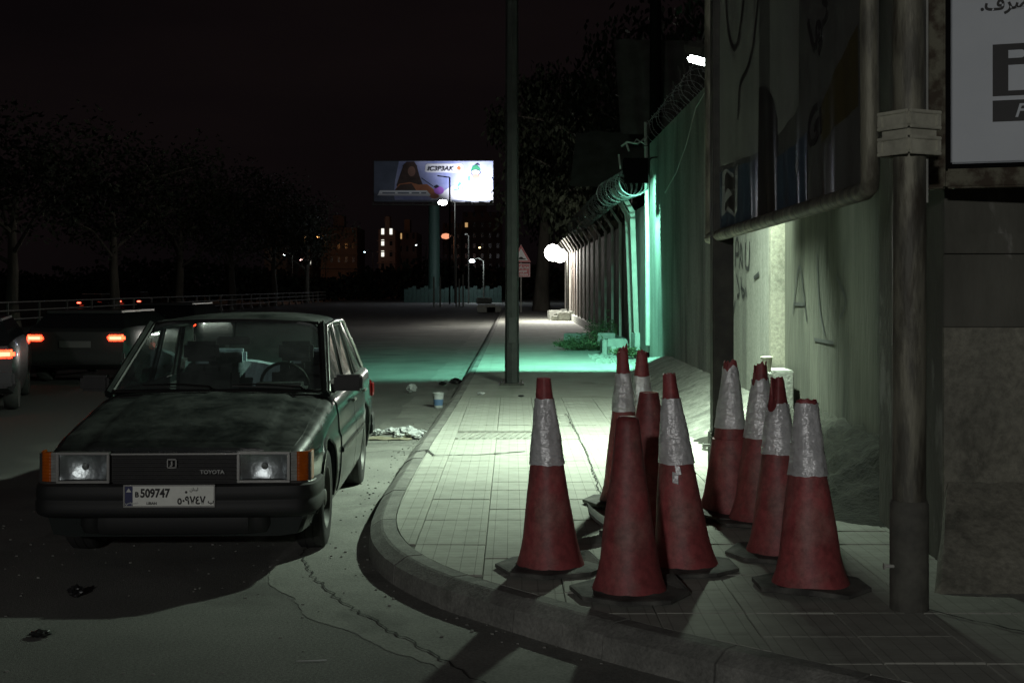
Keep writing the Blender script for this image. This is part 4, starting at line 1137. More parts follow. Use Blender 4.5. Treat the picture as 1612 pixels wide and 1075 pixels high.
def make_hero():
    t = empty('parked_car', (-1.905, 7.47, 0), R(1.6), 'old dark dusty saloon car parked at the kerb with white number plate', 'car')
    P = M['paint']
    # ---- body shell
    ys = []
    y = .10
    while y < 4.54: ys.append(y); y += .06 if y > .2 else .03
    ys.append(4.54)
    vs = []; n = None
    for y in ys:
        S = section(y); ring = [(0, .20)]+S+[(-x, z) for x, z in S[-2::-1]]
        n = len(ring); vs += [(x, y, z) for x, z in ring]
    fs = [tuple(range(n)), tuple((len(ys)-1)*n+k for k in range(n))[::-1]]
    for i in range(len(ys)-1):
        for k in range(n): fs.append((i*n+k, i*n+(k+1) % n, (i+1)*n+(k+1) % n, (i+1)*n+k))
    g = MB(); g.add(vs, fs); body = g.build('body', P, t)
    cut = []
    for wy in (.82, 3.46):
        for sx in (-1, 1):
            c = MB(); c.tube([(sx*.60, wy, .315), (sx*1.0, wy, .315)], .350, 40); cut.append(c.build('cut', P))
    c = MB(); c.box(-.74, 1.62, .42, .74, 3.62, 1.3); cut.append(c.build('cut', P))
    bpy.context.view_layer.update()
    for c_ in cut: c_.parent = t
    bpy.context.view_layer.update()
    boolean(body, cut)
    # black lining of the cabin and the wheel wells
    g = MB(); g.box(-.735, 1.625, .425, .735, 3.615, .43)
    for sx in (-1, 1): g.box(sx*.735-.003, 1.63, .43, sx*.735+.003, 3.61, .86)
    g.build('cabin_lining', M['interior'], t)
    # ---- arch lips
    for wy in (.82, 3.46):
        for sx in (-1, 1):
            g = MB(); pts = []
            for k in range(25):
                a = R(-8)+R(196)*k/24
                yy, zz = wy+.356*math.cos(a), .315+.356*math.sin(a)
                pts.append((sx*(side_x(max(.22, zz), yy)+.002), yy, zz))
            g.tube(pts, .011, 6); g.build('arch_lip', P, t, smooth=50)
    # ---- bonnet
    def hood(u, v):
        x = -.715+1.43*u; y = .115+(1.335-.115)*v
        w = section(y)[10][0]-.012
        x = max(-w, min(w, x*(w/.715 if v < .2 else 1)))
        z = top_z(x, y)+.006
        if v < .04: z -= .022*(1-v/.04)
        return (x, y, z)
    g = MB(); g.shell(hood, lambda u, v: (0, 0, -.012), 48, 40); g.build('bonnet', P, t, smooth=35)
    # ---- doors
    def door(y0, y1, sx, skew0=0, skew1=0, arch=None):
        g = MB()
        def f(u, v):
            z = .255+(.862-.255)*v
            y = y0+skew0*v+(y1+skew1*v-y0-skew0*v)*u
            if arch:
                # follow the rear arch
                dz = z-.315; r_ = .385
                lim = arch-math.sqrt(max(0, r_*r_-dz*dz)) if abs(dz) < r_ else 9
                y = y0+(min(y1, lim)-y0)*u
            return (sx*(side_x(z, y)+.007), y, z)
        g.shell(f, lambda u, v: (-sx*.012, 0, 0), 20, 22)
        return g.build('door', P, t, smooth=35)
    for sx in (-1, 1):
        d1 = door(1.42, 2.475, sx); d2 = door(2.49, 3.40, sx, arch=3.46)
        for d, y in ((d1, 2.33), (d2, 3.24)):
            g = MB(); g.rbox(sx*.838-.012+sx*.012, y-.10, .775, sx*.838+.012+sx*.012, y+.06, .80, .005); g.build('handle', M['dull_chrome'], d)
        # rubbing strip
        g = MB()
        for (a, b) in ((1.43, 2.47), (2.495, 3.08)):
            g.rbox(min(sx*.846, sx*.862), a, .505, max(sx*.846, sx*.862), b, .545, .006)
        g.build('rubbing_strip', M['plastic'], t)
        # belt chrome
        g = MB(); g.tube([(sx*(side_x(.875, y)-.01), y, .888+.005*(y-1.4)) for y in (1.42, 2.0, 2.5, 3.0, 3.6)], .008, 6); g.build('belt_trim', M['dull_chrome'], t)
    # ---- greenhouse
    WB = [(.728, 1.34, .925), (.612, 2.055, 1.352)]
    # roof
    def roof(u, v):
        y = 2.02+(3.30-2.02)*v; s_ = 2*u-1
        w = .648-.012*abs(2*v-1)**2
        prof = (1-abs(s_)**3.2)
        x = w*s_
        zedge = 1.315+.0*v
        endd = .022*max(0, (abs(2*v-1)-.8)/.2)**2
        z = zedge+.034*min(1, (1-abs(s_))*9)+.066*prof*(.9+.1*math.sin(v*PI))-endd
        return (x, y, z)
    g = MB(); g.shell(roof, lambda u, v: (0, 0, -.022), 56, 24); g.build('roof', P, t, smooth=50)
    for sx in (-1, 1):
        g = MB()
        g.bar((sx*.748, 1.33, .905), (sx*.636, 2.06, 1.345), .052, .040, up=(sx*.9, -.25, .35))      # A pillar
        g.bar((sx*.757, 2.47, .89), (sx*.648, 2.50, 1.335), .075, .022, up=(sx, 0, .2))     # B pillar
        g.build('pillar', P, t)
        g = MB()   # C pillar as a broad plate
        A = [(sx*.760, 3.36, .895), (sx*.755, 3.92, .93), (sx*.635, 3.33, 1.34), (sx*.648, 3.12, 1.34)]
        A2 = [(x-sx*.03, y, z) for x, y, z in A]
        g.add(A+A2, [(0, 1, 2, 3), (7, 6, 5, 4), (0, 4, 5, 1), (1, 5, 6, 2), (2, 6, 7, 3), (3, 7, 4, 0)]); g.build('rear_pillar', P, t)
        g = MB(); g.tube([(sx*.766, 1.345, .915), (sx*.660, 2.05, 1.335), (sx*.662, 2.6, 1.352), (sx*.655, 3.25, 1.345), (sx*.72, 3.62, 1.12), (sx*.765, 3.9, .935)], .015, 8); g.build('drip_rail', M['chrome'] if sx > 0 else M['plastic'], t, smooth=60)
        # windows and black frames
        def win(nm, A, fr=True):
            g = MB(); A = [Vector(a) for a in A]; off = Vector((-sx*.004, 0, 0))
            g.add([*A, *[a+off for a in A]], [(0, 1, 2, 3), (7, 6, 5, 4), (0, 4, 5, 1), (1, 5, 6, 2), (2, 6, 7, 3), (3, 7, 4, 0)])
            w_ = g.build(nm, M['sideglass'], t)
            g = MB(); g.tube([*A, A[0]], .012, 6); g.build('window_frame', M['plastic'], w_)
            return w_
        win('window', [(sx*.752, 1.50, .905), (sx*.752, 2.42, .905), (sx*.648, 2.45, 1.318), (sx*.640, 2.10, 1.318)])
        win('window', [(sx*.752, 2.54, .905), (sx*.752, 3.18, .908), (sx*.645, 3.05, 1.318), (sx*.648, 2.54, 1.318)])
        win('window', [(sx*.752, 3.22, .910), (sx*.752, 3.40, .912), (sx*.648, 3.14, 1.30), (sx*.648, 3.09, 1.318)])
    def ws(u, v):
        s_ = 2*u-1; w = .722+(.606-.722)*v
        return (w*s_, 1.345+(2.05-1.345)*v-.045*(1-s_*s_), .925+(1.352-.925)*v+.02*(1-s_*s_)*(.3+.7*v))
    g = MB(); g.shell(ws, lambda u, v: (0, .004, -.003), 24, 10); wsn = g.build('windscreen', M['windscreen'], t, smooth=60)
    g = MB(); g.tube([ws(i/16, 0) for i in range(17)]+[ws(1, i/6) for i in range(1, 7)]+[ws(1-i/16, 1) for i in range(1, 17)]+[ws(0, 1-i/6) for i in range(1, 7)], .012, 6, closed=False); g.build('seal', M['plastic'], wsn, smooth=50)
    g = MB(); g.shell(lambda u, v: ((.68+(.60-.68)*v)*(2*u-1), 3.92+(3.30-3.92)*v, .945+(1.36-.945)*v), lambda u, v: (0, -.004, 0), 8, 4); rw = g.build('rear_window', M['sideglass'], t)
    rw.data.materials.clear(); rw.data.materials.append(M['windscreen'])
    # cowl grille and wipers
    g = MB()
    g.shell(lambda u, v: (-.70+1.4*u, 1.275+.075*v-.045*(1-(2*u-1)**2)*v, top_z(-.70+1.4*u, 1.30)+.004+.012*v), lambda u, v: (0, 0, -.01), 40, 2)
    for i in range(52): 
        x = -.50+i*.0205
        g.box(x, 1.285, top_z(x, 1.3)+.012, x+.006, 1.315, top_z(x, 1.3)+.019)
    g.build('cowl_grille', M['bumper'], t)
    for (x0_, x1_) in ((-.02, -.52), (.60, .10)):
        g = MB(); a = Vector(ws((x0_/.72+1)/2, .02)); b = Vector(ws((x1_/.72+1)/2, .055)); up = Vector((0, -.02, .018))
        g.tube([a+Vector((0, -.05, .0)), a+up+Vector((-.03, 0, 0)), (a+b)/2+up*1.6, b+up*.8], [.012, .009, .006, .004], 6)
        g.tube([a*.85+b*.15+up*.4, b+up*.3], .005, 4); g.build('wiper', M['plastic'], t)
    # ---- nose: grille, headlights, indicators
    g = MB(); g.box(-.80, .095, .49, .80, .16, .675); g.build('nose_panel', M['plastic'], t)
    gr = MB(); gr.box(-.37, .072, .512, .37, .084, .668); grille = gr.build('grille', M['plastic'], t)
    for i in range(7):
        z = .522+i*.0225
        g = MB(); g.rbox(-.366, .052, z, .366, .074, z+.008, .002); g.build('slat', M['plastic'], grille)
    g = MB(); g.box(-.37, .052, .668, .37, .078, .676); g.build('grille_trim', M['dull_chrome'], grille)
    bd = MB()
    B0 = (-.01, .620)
    for a, b_, c_, d_ in ((-.028, -.026, .028, -.020), (-.028, .020, .028, .026), (-.028, -.026, -.022, .026), (.022, -.026, .028, .026)):
        bd.box(B0[0]+a, .040, B0[1]+b_, B0[0]+c_, .050, B0[1]+d_)
    bd.box(B0[0]-.004, .040, B0[1]-.012, B0[0]+.004, .050, B0[1]+.014); bd.box(B0[0]-.012, .040, B0[1]-.016, B0[0]+.002, .050, B0[1]-.010)
    bd.build('badge', M['dull_chrome'], grille)
    def carfront(x, z, d): 
        m = Matrix(((1, 0, 0), (0, 0, -1), (0, 1, 0))).to_4x4(); m.translation = Vector((x, d, z)); return m
    text_mesh('maker_lettering', 'TOYOTA', .030, M['chrome'], grille, carfront(.155, .562, .046), bold=.0008, extrude=.003, sx=1.15)
    for sx in (-1, 1):
        x0_, x1_ = .385, .672
        hl = empty('headlight', (0, 0, 0), 0, parent=t)
        def mx(a, b): return (min(sx*a, sx*b), max(sx*a, sx*b))
        a, b = mx(x0_, x1_)
        g = MB()
        for (p0, p1, q0, q1) in ((a-.012, b+.012, .672, .685), (a-.012, b+.012, .512, .526), (a-.012, a+.004, .526, .672), (b-.004, b+.012, .526, .672)):
            g.rbox(p0, .030, q0, p1, .098, q1, .003)
        g.build('bezel', M['dull_chrome'] if sx > 0 else M['dull_chrome'], hl)
        # reflector bowl
        g = MB()
        def bowl(u, v):
            xx = a+.006+(b-a-.012)*u; zz = .530+(.140)*v
            du = 2*u-1; dv = 2*v-1
            return (xx, .046+.044*max(0, 1-du*du*.75-dv*dv*.25)*(1-abs(du)**8), zz)
        g.grid(bowl, 28, 14); g.build('reflector', M['reflector'], hl, smooth=70)
        g = MB(); g.lathe([(.001, -.012), (.016, -.008), (.02, .0)], 14, M=Matrix.Translation(((a+b)/2, .082, .60)) @ Matrix.Rotation(R(-90), 4, 'X')); g.build('bulb_cap', M['clearlens'], hl)
        g = MB(); g.shell(lambda u, v: (a+.005+(b-a-.01)*u, .038-.006*math.sin(u*PI)*math.sin(v*PI)+.0008*math.sin(u*120), .527+.145*v), lambda u, v: (0, .003, 0), 60, 4); g.build('lens', M['lens'], hl, smooth=60)
        # indicator wrapping round the corner
        ind = empty('indicator', (0, 0, 0), 0, parent=t)
        g = MB(); c0, c1 = mx(.688, .735)
        def wrap(s0, s1, mat, nm, zi=(.518, .682), ribs=9):
            # path round the corner
            PT = [Vector((.688, .058)), Vector((.745, .064)), Vector((.778, .082)), Vector((.800, .125)), Vector((.806, .200))]
            Ls = [0]
            for p, q in zip(PT, PT[1:]): Ls.append(Ls[-1]+(q-p).length)
            def at(s_):
                for i in range(len(PT)-1):
                    if s_ <= Ls[i+1]+1e-6: return PT[i].lerp(PT[i+1], (s_-Ls[i])/(Ls[i+1]-Ls[i]))
                return PT[-1]
            g = MB()
            def f(u, v):
                q = at(s0+(s1-s0)*u); return (sx*q.x, q.y-.0015*math.sin(v*ribs*2*PI), zi[0]+(zi[1]-zi[0])*v)
            g.shell(f, lambda u, v: (-sx*.012, .014, 0), 14, 60); return g.build(nm, mat, ind, smooth=60)
        wrap(.0, .034, M['clearlens'], 'clear_lens'); wrap(.036, .215, M['amber'], 'amber_lens')
        g = MB(); g.tube([(sx*.686, .05, .512), (sx*.748, .056, .512), (sx*.785, .078, .512), (sx*.812, .13, .512), (sx*.815, .20, .512)], .006, 6); g.build('trim', M['dull_chrome'], ind)
    # ---- bumper
    def bump(prof, name, mat, y_side=.44, xw=.818, yf=0.0, rev=False):
        path = [(-xw-.012, y_side), (-xw-.012, .22), (-xw+.005, .10), (-xw+.05, .035), (-xw+.14, .008), (-.4, -.012), (0, -.018), (.4, -.012), (xw-.14, .008), (xw-.05, .035), (xw-.005, .10), (xw+.012, .22), (xw+.012, y_side)]
        P_ = catmull(path, .03); m = len(prof); vs = []
        for i, p in enumerate(P_):
            d = (P_[min(i+1, len(P_)-1)]-P_[max(i-1, 0)]).normalized(); nrm = Vector((d.y, -d.x))
            for o_, z in prof: 
                q = p+nrm*o_; vs.append((q.x, q.y+yf if not rev else 4.60-(q.y+yf), z))
        fs = [tuple(range(m)), tuple((len(P_)-1)*m+k for k in range(m))[::-1]]
        for i in range(len(P_)-1):
            for k in range(m): fs.append((i*m+k, (i+1)*m+k, (i+1)*m+(k+1) % m, i*m+(k+1) % m))
        g = MB(); g.add(vs, fs); return g.build(name, mat, t, smooth=40)
    pr = [(-.07, .505), (-.012, .508), (.004, .498), (.010, .47), (.012, .435), (.006, .425), (.006, .415), (.014, .405), (.013, .355), (.004, .335), (-.02, .322), (-.07, .32)]
    bump(pr, 'front_bumper', M['bumper'])
    bump(pr, 'rear_bumper', M['bumper'], rev=True)
    bump([(-.10, .325), (-.035, .325), (-.030, .27), (-.05, .225), (-.10, .222)], 'valance', M['bumper'], y_side=.20, xw=.60)
    # overriders beneath plate
    # ---- number plate
    PX = -.005
    np_ = MB(); np_.rbox(PX-.262, -.040, .366, PX+.262, -.030, .484, .004); plate = np_.build('number_plate', M['plate_white'], t); plate.location.z = .026
    plate.rotation_euler = (0, 0, 0)
    g = MB()
    for (a, b, c_, d_) in ((-.266, .362, .266, .370), (-.266, .480, .266, .488), (-.266, .370, -.258, .480), (.258, .370, .266, .480)): g.rbox(PX+a, -.046, b, PX+c_, -.036, d_, .002)
    g.build('plate_frame', M['dull_chrome'], plate)
    g = MB(); g.box(PX-.257, -.0415, .371, PX-.212, -.0402, .479); g.build('blue_band', M['plate_blue'], plate)
    g = MB(); g.poly([(-.250+PX, .447), (-.219+PX, .447), (-.226+PX, .457), (-.235+PX, .469), (-.243+PX, .457)], .001, Matrix.Translation((0, -.0415, 0))); g.build('cedar_emblem', M['white_print'], plate)
    text_mesh('plate_lettering', '\ufef2\ufebb\ufeee\ufebc\ufea7', .021, M['white_print'], plate, carfront(PX-.254, .382, -.0425), bold=.0004)
    D = -.0425
    text_mesh('plate_lettering', 'B', .040, M['ink'], plate, carfront(PX-.199, .420, D), bold=.0016)
    text_mesh('plate_digits', '509747', .066, M['ink'], plate, carfront(PX-.168, .419, D), bold=.0021, sx=.86)
    text_mesh('plate_lettering', 'LIBAN', .020, M['ink'], plate, carfront(PX-.132, .378, D), bold=.0004, sx=1.1)
    g = MB(); g.lathe([(.001, 0), (.007, 0), (.007, .001), (.001, .001)], 14, M=carfront(PX+.098, .446, D)); g.build('plate_dot', M['ink'], plate)
    text_mesh('plate_lettering', '\ufee5\ufe8e\ufee8\ufe92\ufedf', .026, M['ink'], plate, carfront(PX+.118, .453, D), bold=.0001)
    text_mesh('plate_digits', '\u0665\u0660\u0669\u0667\u0664\u0667', .062, M['ink'], plate, carfront(PX+.045, .380, D), bold=.0016, sx=.90)
    text_mesh('plate_lettering', '\u0628', .036, M['ink'], plate, carfront(PX+.224, .384, D), bold=.0008)
    # ---- mirrors
    for sx in (-1, 1):
        g = MB(); g.rbox(min(sx*.785, sx*.985), 1.455, .915, max(sx*.785, sx*.985), 1.555, 1.022, .018)
        g.rbox(min(sx*.745, sx*.80), 1.47, .90, max(sx*.745, sx*.80), 1.53, .96, .01); mi_ = g.build('side_mirror', M['plastic'], t, smooth=40)
        g = MB(); g.box(min(sx*.80, sx*.975), 1.556, .925, max(sx*.80, sx*.975), 1.558, 1.012); g.build('mirror_glass', M['chrome'], mi_)
    # ---- wheels
    wheel0 = None
    for wy in (.82, 3.46):
        for sx in (-1, 1):
            w = empty('wheel', (sx*.725, wy, .305), 0, parent=t); w.rotation_euler = (0, 0, 0 if sx > 0 else PI)
            Mx = Matrix.Rotation(R(90), 4, 'Y')
            g = MB(); g.lathe([(.185, -.085), (.235, -.095), (.285, -.090), (.303, -.072), (.306, -.03), (.3015, -.028), (.3015, -.024), (.306, -.022), (.306, .022), (.3015, .024), (.3015, .028), (.306, .03), (.303, .072), (.285, .090), (.235, .095), (.185, .085), (.18, .0)], 48, M=Mx, close=True)
            g.build('tyre', M['rubber'], w, smooth=40)
            g = MB(); g.lathe([(.186, .082), (.192, .090), (.184, .088), (.172, .060), (.160, .035), (.150, .030), (.135, .048), (.105, .058), (.075, .050), (.055, .050), (.05, .075), (.044, .080), (.001, .082)], 36, M=Mx)
            rim = g.build('rim', M['rim'], w, smooth=40)
            g = MB()
            for k in range(8):
                a = k*PI/4
                g.rbox(.0495, -.018, -.009, .0615, .018, .009, .003, M=Matrix.Rotation(a, 4, 'X') @ Matrix.Translation((0, 0, .118)))
            g.build('vent_hole', M['black'], rim)
            g = MB()
            for k in range(4): g.lathe([(.009, .05), (.009, .066), (.001, .068)], 8, M=Matrix.Rotation(k*PI/2+.4, 4, 'X') @ Matrix.Translation((0, 0, .065)) @ Mx)
            g.build('wheel_nut', M['dull_chrome'], rim)
    # ---- interior
    g = MB()
    g.rbox(-.70, 1.52, .70, .70, 1.86, .90, .03); g.rbox(.18, 1.60, .88, .56, 1.84, .955, .03); g.build('dashboard', M['interior'], t, smooth=40)
    Mx = Matrix.Translation((.37, 1.96, .92)) @ Matrix.Rotation(R(-65), 4, 'X')
    g = MB(); g.tube([Mx @ Vector((.175*math.cos(k*2*PI/28), .175*math.sin(k*2*PI/28), 0)) for k in range(28)], .012, 6, closed=True); g.bar(Mx @ Vector((-.17, 0, 0)), Mx @ Vector((.17, 0, 0)), .05, .02); g.build('steering_wheel', M['plastic'], t)
    for sx in (-1, 1):
        st = empty('front_seat', (sx*.37, 2.45, 0), 0, parent=t)
        g = MB(); g.rbox(-.25, -.35, .45, .25, .2, .62, .05); g.rbox(-.24, .10, .55, .24, .24, 1.03, .065, M=Matrix.Translation((0, .12, .02)) @ Matrix.Rotation(R(-8), 4, 'X')); g.build('seat_back', M['interior'], st, smooth=50)
        g = MB(); g.rbox(-.135, .06, 1.055, .135, .15, 1.205, .028); g.tube([(-.06, .12, 1.0), (-.06, .11, 1.1)], .008, 6); g.tube([(.06, .12, 1.0), (.06, .11, 1.1)], .008, 6); g.build('headrest', M['interior'], st, smooth=50)
    g = MB()
    g.shell(lambda u, v: (-.68+1.36*u, 3.22+.15*v+.015*math.sin(u*34)*v, .50+.50*v+.012*math.sin(u*17+1)*v+.012*math.sin(u*9)), lambda u, v: (0, .1, .01), 90, 8); rs = g.build('rear_seat', M['seatcloth'], t, smooth=60)
    for x in (-.30, .36):
        g = MB(); g.rbox(x-.13, 3.36, .97, x+.13, 3.46, 1.11, .028); g.build('headrest', M['seatcloth'], rs, smooth=50)
    g = MB(); g.box(-.68, 3.46, .88, .68, 3.9, .925); g.build('parcel_shelf', M['interior'], t)
    g = MB(); g.rbox(-.125, 1.93, 1.205, .115, 1.955, 1.262, .01); g.tube([(0, 1.94, 1.25), (0, 2.0, 1.36)], .007, 6); g.build('rear_view_mirror', M['plastic'], t, smooth=40)
    # tail lamps
    for sx in (-1, 1):
        g = MB(); g.rbox(min(sx*.40, sx*.80), 4.53, .62, max(sx*.40, sx*.80), 4.56, .78, .01); g.rbox(min(sx*.812, sx*.832), 4.30, .65, max(sx*.812, sx*.832), 4.46, .76, .004); g.build('tail_light', M['redlens'], t)
    g = MB(); g.rbox(-.3, .35, .16, .3, 3.0, .21, .02); g.tube([(.35, 3.2, .2), (.35, 4.5, .22)], .03, 8); g.build('underbody', M['black'], t)
    return t
make_hero().scale = (.955, 1, 1)

# ------------------------------------------------------------------ traffic: seen from behind
M['tail_on'] = emat('tail_lamp_lit', (1.0, .045, .015), 11)
M['tail_core'] = emat('tail_lamp_core', (1.0, .62, .36), 1.6)
M['tail_dim'] = emat('tail_lamp_dim', (1.0, .08, .04), 3)
M['car_grey'] = pmat('grey_car_paint', (.03, .03, .03), rough=.35, coat=.5)
M['car_dark'] = pmat('dark_car_paint', (.012, .012, .014), rough=.35, coat=.5)
M['car_white'] = pmat('pale_car_paint', (.40, .36, .34), rough=.35, coat=.5)
M['darkglass'] = pmat('dark_glass', (.01, .01, .012), rough=.08)
def traffic_car(loc, paint, label, L=4.3, Wd=1.68, H=1.42, lamp='tail_on', lampz=.74, lw=.30, group='cars driving away in the far lanes', rz=0, hatch=True):
    t = empty('moving_car', loc, rz, label, 'car', group)
    w = Wd/2
    secs = [(0, .45, .86), (.12, .40, .92), (.9, .30, .93), (2.6, .28, .92), (3.3, .28, .88), (L-.15, .32, .72), (L, .40, .60)]
    g = MB(); vs = []
    for y, zb, zt in secs:
        ww = w-(.05 if y in (0, L) else 0)
        vs += [(-ww+.06, y, zb-.12), (-ww, y, zb+.1), (-ww, y, zt-.12), (-ww+.06, y, zt), (ww-.06, y, zt), (ww, y, zt-.12), (ww, y, zb+.1), (ww-.06, y, zb-.12)]
    fs = [tuple(range(8)), tuple((len(secs)-1)*8+k for k in range(8))[::-1]]
    for i in range(len(secs)-1):
        for k in range(8): fs.append((i*8+k, i*8+(k+1) % 8, (i+1)*8+(k+1) % 8, (i+1)*8+k))
    g.add(vs, fs); g.build('body', paint, t, smooth=40)
    ra = .15 if hatch else .75
    g = MB(); g.add([(-w+.07, ra, .90), (w-.07, ra, .90), (w-.07, 3.2, .90), (-w+.07, 3.2, .90), (-w+.20, ra+.35, H-.03), (w-.20, ra+.35, H-.03), (w-.20, 2.5, H-.03), (-w+.20, 2.5, H-.03)],
                    [(0, 1, 5, 4), (1, 2, 6, 5), (2, 3, 7, 6), (3, 0, 4, 7), (4, 5, 6, 7)]); g.build('windows', M['darkglass'], t)
    g = MB(); g.rbox(-w+.19, ra+.30, H-.04, w-.19, 2.52, H, .02); g.build('roof', paint, t)
    for sx in (-1, 1):
        g = MB(); g.rbox(sx*(w-.17)-lw/2, -.03, lampz-.055, sx*(w-.17)+lw/2, .04, lampz+.055, .03); tl = g.build('tail_light', M[lamp], t)
        g = MB(); g.rbox(sx*(w-.17)-lw*.32, -.036, lampz-.025, sx*(w-.17)+lw*.32, -.030, lampz+.025, .003); g.build('lamp_core', M['tail_core'], tl)
        for y in (.75, L-.75):
            g = MB(); g.lathe([(.18, -.09), (.29, -.09), (.31, -.05), (.31, .05), (.29, .09), (.18, .09), (.05, .08), (.001, .08)], 24, M=Matrix.Translation((sx*(w-.10), y, .31)) @ Matrix.Rotation(R(90*sx), 4, 'Y')); g.build('wheel', M['rubber'], t, smooth=40)
    g = MB(); g.rbox(-w+.02, -.08, .36, w-.02, .02, .54, .03); g.build('bumper', paint, t)
    g = MB(); g.rbox(-.26, -.035, .60, .26, -.02, .71, .003); g.build('number_plate', M['dull_chrome'], t)
    return t
traffic_car((-7.2, 22.0, 0), M['car_grey'], 'low dark car with both tail lights lit, nearest whole car in the far lane', lampz=.76, H=1.20, L=4.0)
traffic_car((-7.93, 30.0, 0), M['car_dark'], 'dark car with a lit tail light just left of the parked car roof', lampz=.75, H=1.22, L=4.0)
traffic_car((-7.06, 16.6, 0), M['car_dark'], 'dark car cut by the left edge of the view with one red light showing', lampz=.76, H=1.2, L=3.9, rz=R(17))
g2 = 'cars queueing on the lower carriageway behind the railing'
traffic_car((-25.0, 80, -.80), M['car_dark'], 'small dark car with two red lights behind the railing', lamp='tail_dim', lampz=.80, lw=.35, group=g2)
traffic_car((-27.9, 88, -.80), M['car_white'], 'pale car beyond the railing left of the small dark one', lamp='tail_dim', lampz=1.3, H=1.9, lw=.3, group=g2)
traffic_car((-26.4, 92, -.80), M['car_grey'], 'tall grey van behind the railing trunk with lights high up', lamp='tail_dim', lampz=1.35, H=2.0, lw=.3, group=g2)
traffic_car((-27.6, 97, -.80), M['car_white'], 'pale car in the queue right of the tree trunk', lamp='tail_dim', lampz=.9, H=1.5, lw=.4, group=g2)

# ------------------------------------------------------------------ white railing along the median
rl = empty('median_railing', (-19, 0, 0), 0, 'long white metal railing along the left side of the road', 'railing')
g = MB(); g.bar((0, 0, 0), (0, 0, 1.02), .07, .07, up=(0, 1, 0)); g.add([(-.11, -.11, 0), (.11, -.11, 0), (.11, .11, 0), (-.11, .11, 0), (-.04, -.04, .30), (.04, -.04, .30), (.04, .04, .30), (-.04, .04, .30)], [(0, 1, 5, 4), (1, 2, 6, 5), (2, 3, 7, 6), (3, 0, 4, 7), (4, 5, 6, 7)])
rp_ = g.build('post', M['rail'], rl)
for k in range(0, 26):
    o = rp_ if k == 0 else rp_.copy()
    if k: C.objects.link(o); o.parent = rl
    o.location.y = 46.9+3.35*k
for z in (.35, .68, 1.0):
    g = MB(); g.bar((0, 38, z), (0, 136, z), .04, .05); g.build('rail', M['rail'], rl)

# ------------------------------------------------------------------ trees
def make_tree(name, base, H, cr, label, seedn, leaves=5200, tr=.22, lean=0, group=None, mat='leaf', droop=0, crownbase=.35, leafsize=.24):
    r = random.Random(seedn)
    t = empty(name, base, r.random()*6, label, 'tree', group)
    g = MB(); tips = []
    top = Vector((lean, 0, H*.62))
    pts = [Vector((0, 0, -.05))]+[Vector((lean*f+.12*noise.noise(Vector((f*3, seedn, 0)))*H*.12, .12*noise.noise(Vector((f*3, 0, seedn)))*H*.12, H*.62*f)) for f in (.15, .35, .6, .8, 1)]
    g.tube(pts, [tr*1.35, tr, tr*.85, tr*.65, tr*.45, tr*.25], 10)
    for k in range(9):
        f = crownbase+(1-crownbase)*k/8*.9; b = pts[2].lerp(pts[-1], max(0, (f-.3)/.7)); a = k*2.4+r.random()
        L = cr*r.uniform(.55, .95); e = b+Vector((math.cos(a)*L, math.sin(a)*L, H*.16*r.uniform(.6, 1.4)))
        mid = b.lerp(e, .5)+Vector((0, 0, H*.04)); g.tube([b, mid, e], [tr*.38, tr*.22, tr*.08], 6, cap=False); tips += [mid, e]
        for q in range(2):
            e2 = mid+Vector((r.uniform(-1, 1), r.uniform(-1, 1), r.uniform(.2, 1)))*cr*.45; g.tube([mid, e2], [tr*.14, tr*.04], 5, cap=False); tips.append(e2)
    tips.append(top+Vector((0, 0, H*.2)))
    g.build('trunk', M['bark'], t, smooth=50)
    g = MB()
    clumps = [(tp, cr*r.uniform(.22, .42)) for tp in tips]
    vs = []; fs = []
    for i in range(leaves):
        c_, rad = clumps[r.randrange(len(clumps))]
        d = Vector((r.gauss(0, 1), r.gauss(0, 1), r.gauss(0, .75))); d = d.normalized()*rad*r.random()**.4
        p = c_+d+Vector((0, 0, -droop*r.random()**2))
        u = Vector((r.uniform(-1, 1), r.uniform(-1, 1), r.uniform(-1, .4) if droop == 0 else r.uniform(-1.6, -.6))).normalized(); w_ = u.cross(Vector((r.uniform(-1, 1), r.uniform(-1, 1), r.uniform(-1, 1)))).normalized()
        s_ = leafsize*r.uniform(.5, 1.2); k = len(vs)
        vs += [p, p+u*s_*.5+w_*s_*.22, p+u*s_, p+u*s_*.5-w_*s_*.22]; fs.append((k, k+1, k+2, k+3))
    g.add(vs, fs); g.build('crown', M[mat], t)
    return t
LG = 'trees along the median railing'
for i, (x, y, H, cr, lb) in enumerate([(-20.2, 54, 10, 4.2, 'dark roadside tree at the left edge behind the railing'), (-20.3, 68, 10.5, 4.4, 'tree whose pale trunk stands behind the two red tail lights'), (-20.4, 82, 11, 4.6, 'third tree along the railing, above the parked car'),
                         (-20.4, 97, 11, 5, 'fourth dark tree along the railing'), (-20.2, 113, 12, 5, 'fifth tree along the railing, near the pale distant tower'), (-20.0, 130, 11, 5, 'last and smallest looking tree at the railing end')]):
    make_tree('street_tree', (x, y, 0), H, cr, lb, 50+i, leaves=4200, tr=.26, group=LG, leafsize=.34)
make_tree('eucalyptus_tree', (1.7, 78, 0), 17, 3.2, 'tall pale-trunked tree behind the far dazzling lamp', 70, leaves=7000, tr=.42, droop=1.2, leafsize=.4, lean=.6, crownbase=.6)
make_tree('eucalyptus_tree', (4.2, 70, 0), 15, 5.0, 'dark drooping tree right behind the far end of the fence', 71, leaves=8000, tr=.4, droop=1.2, leafsize=.4)
make_tree('eucalyptus_tree', (4.4, 96, 0), 15, 4.5, 'dark tree standing between the pale-trunked tree and the fence', 74, leaves=8000, tr=.4, droop=1.0, leafsize=.4)
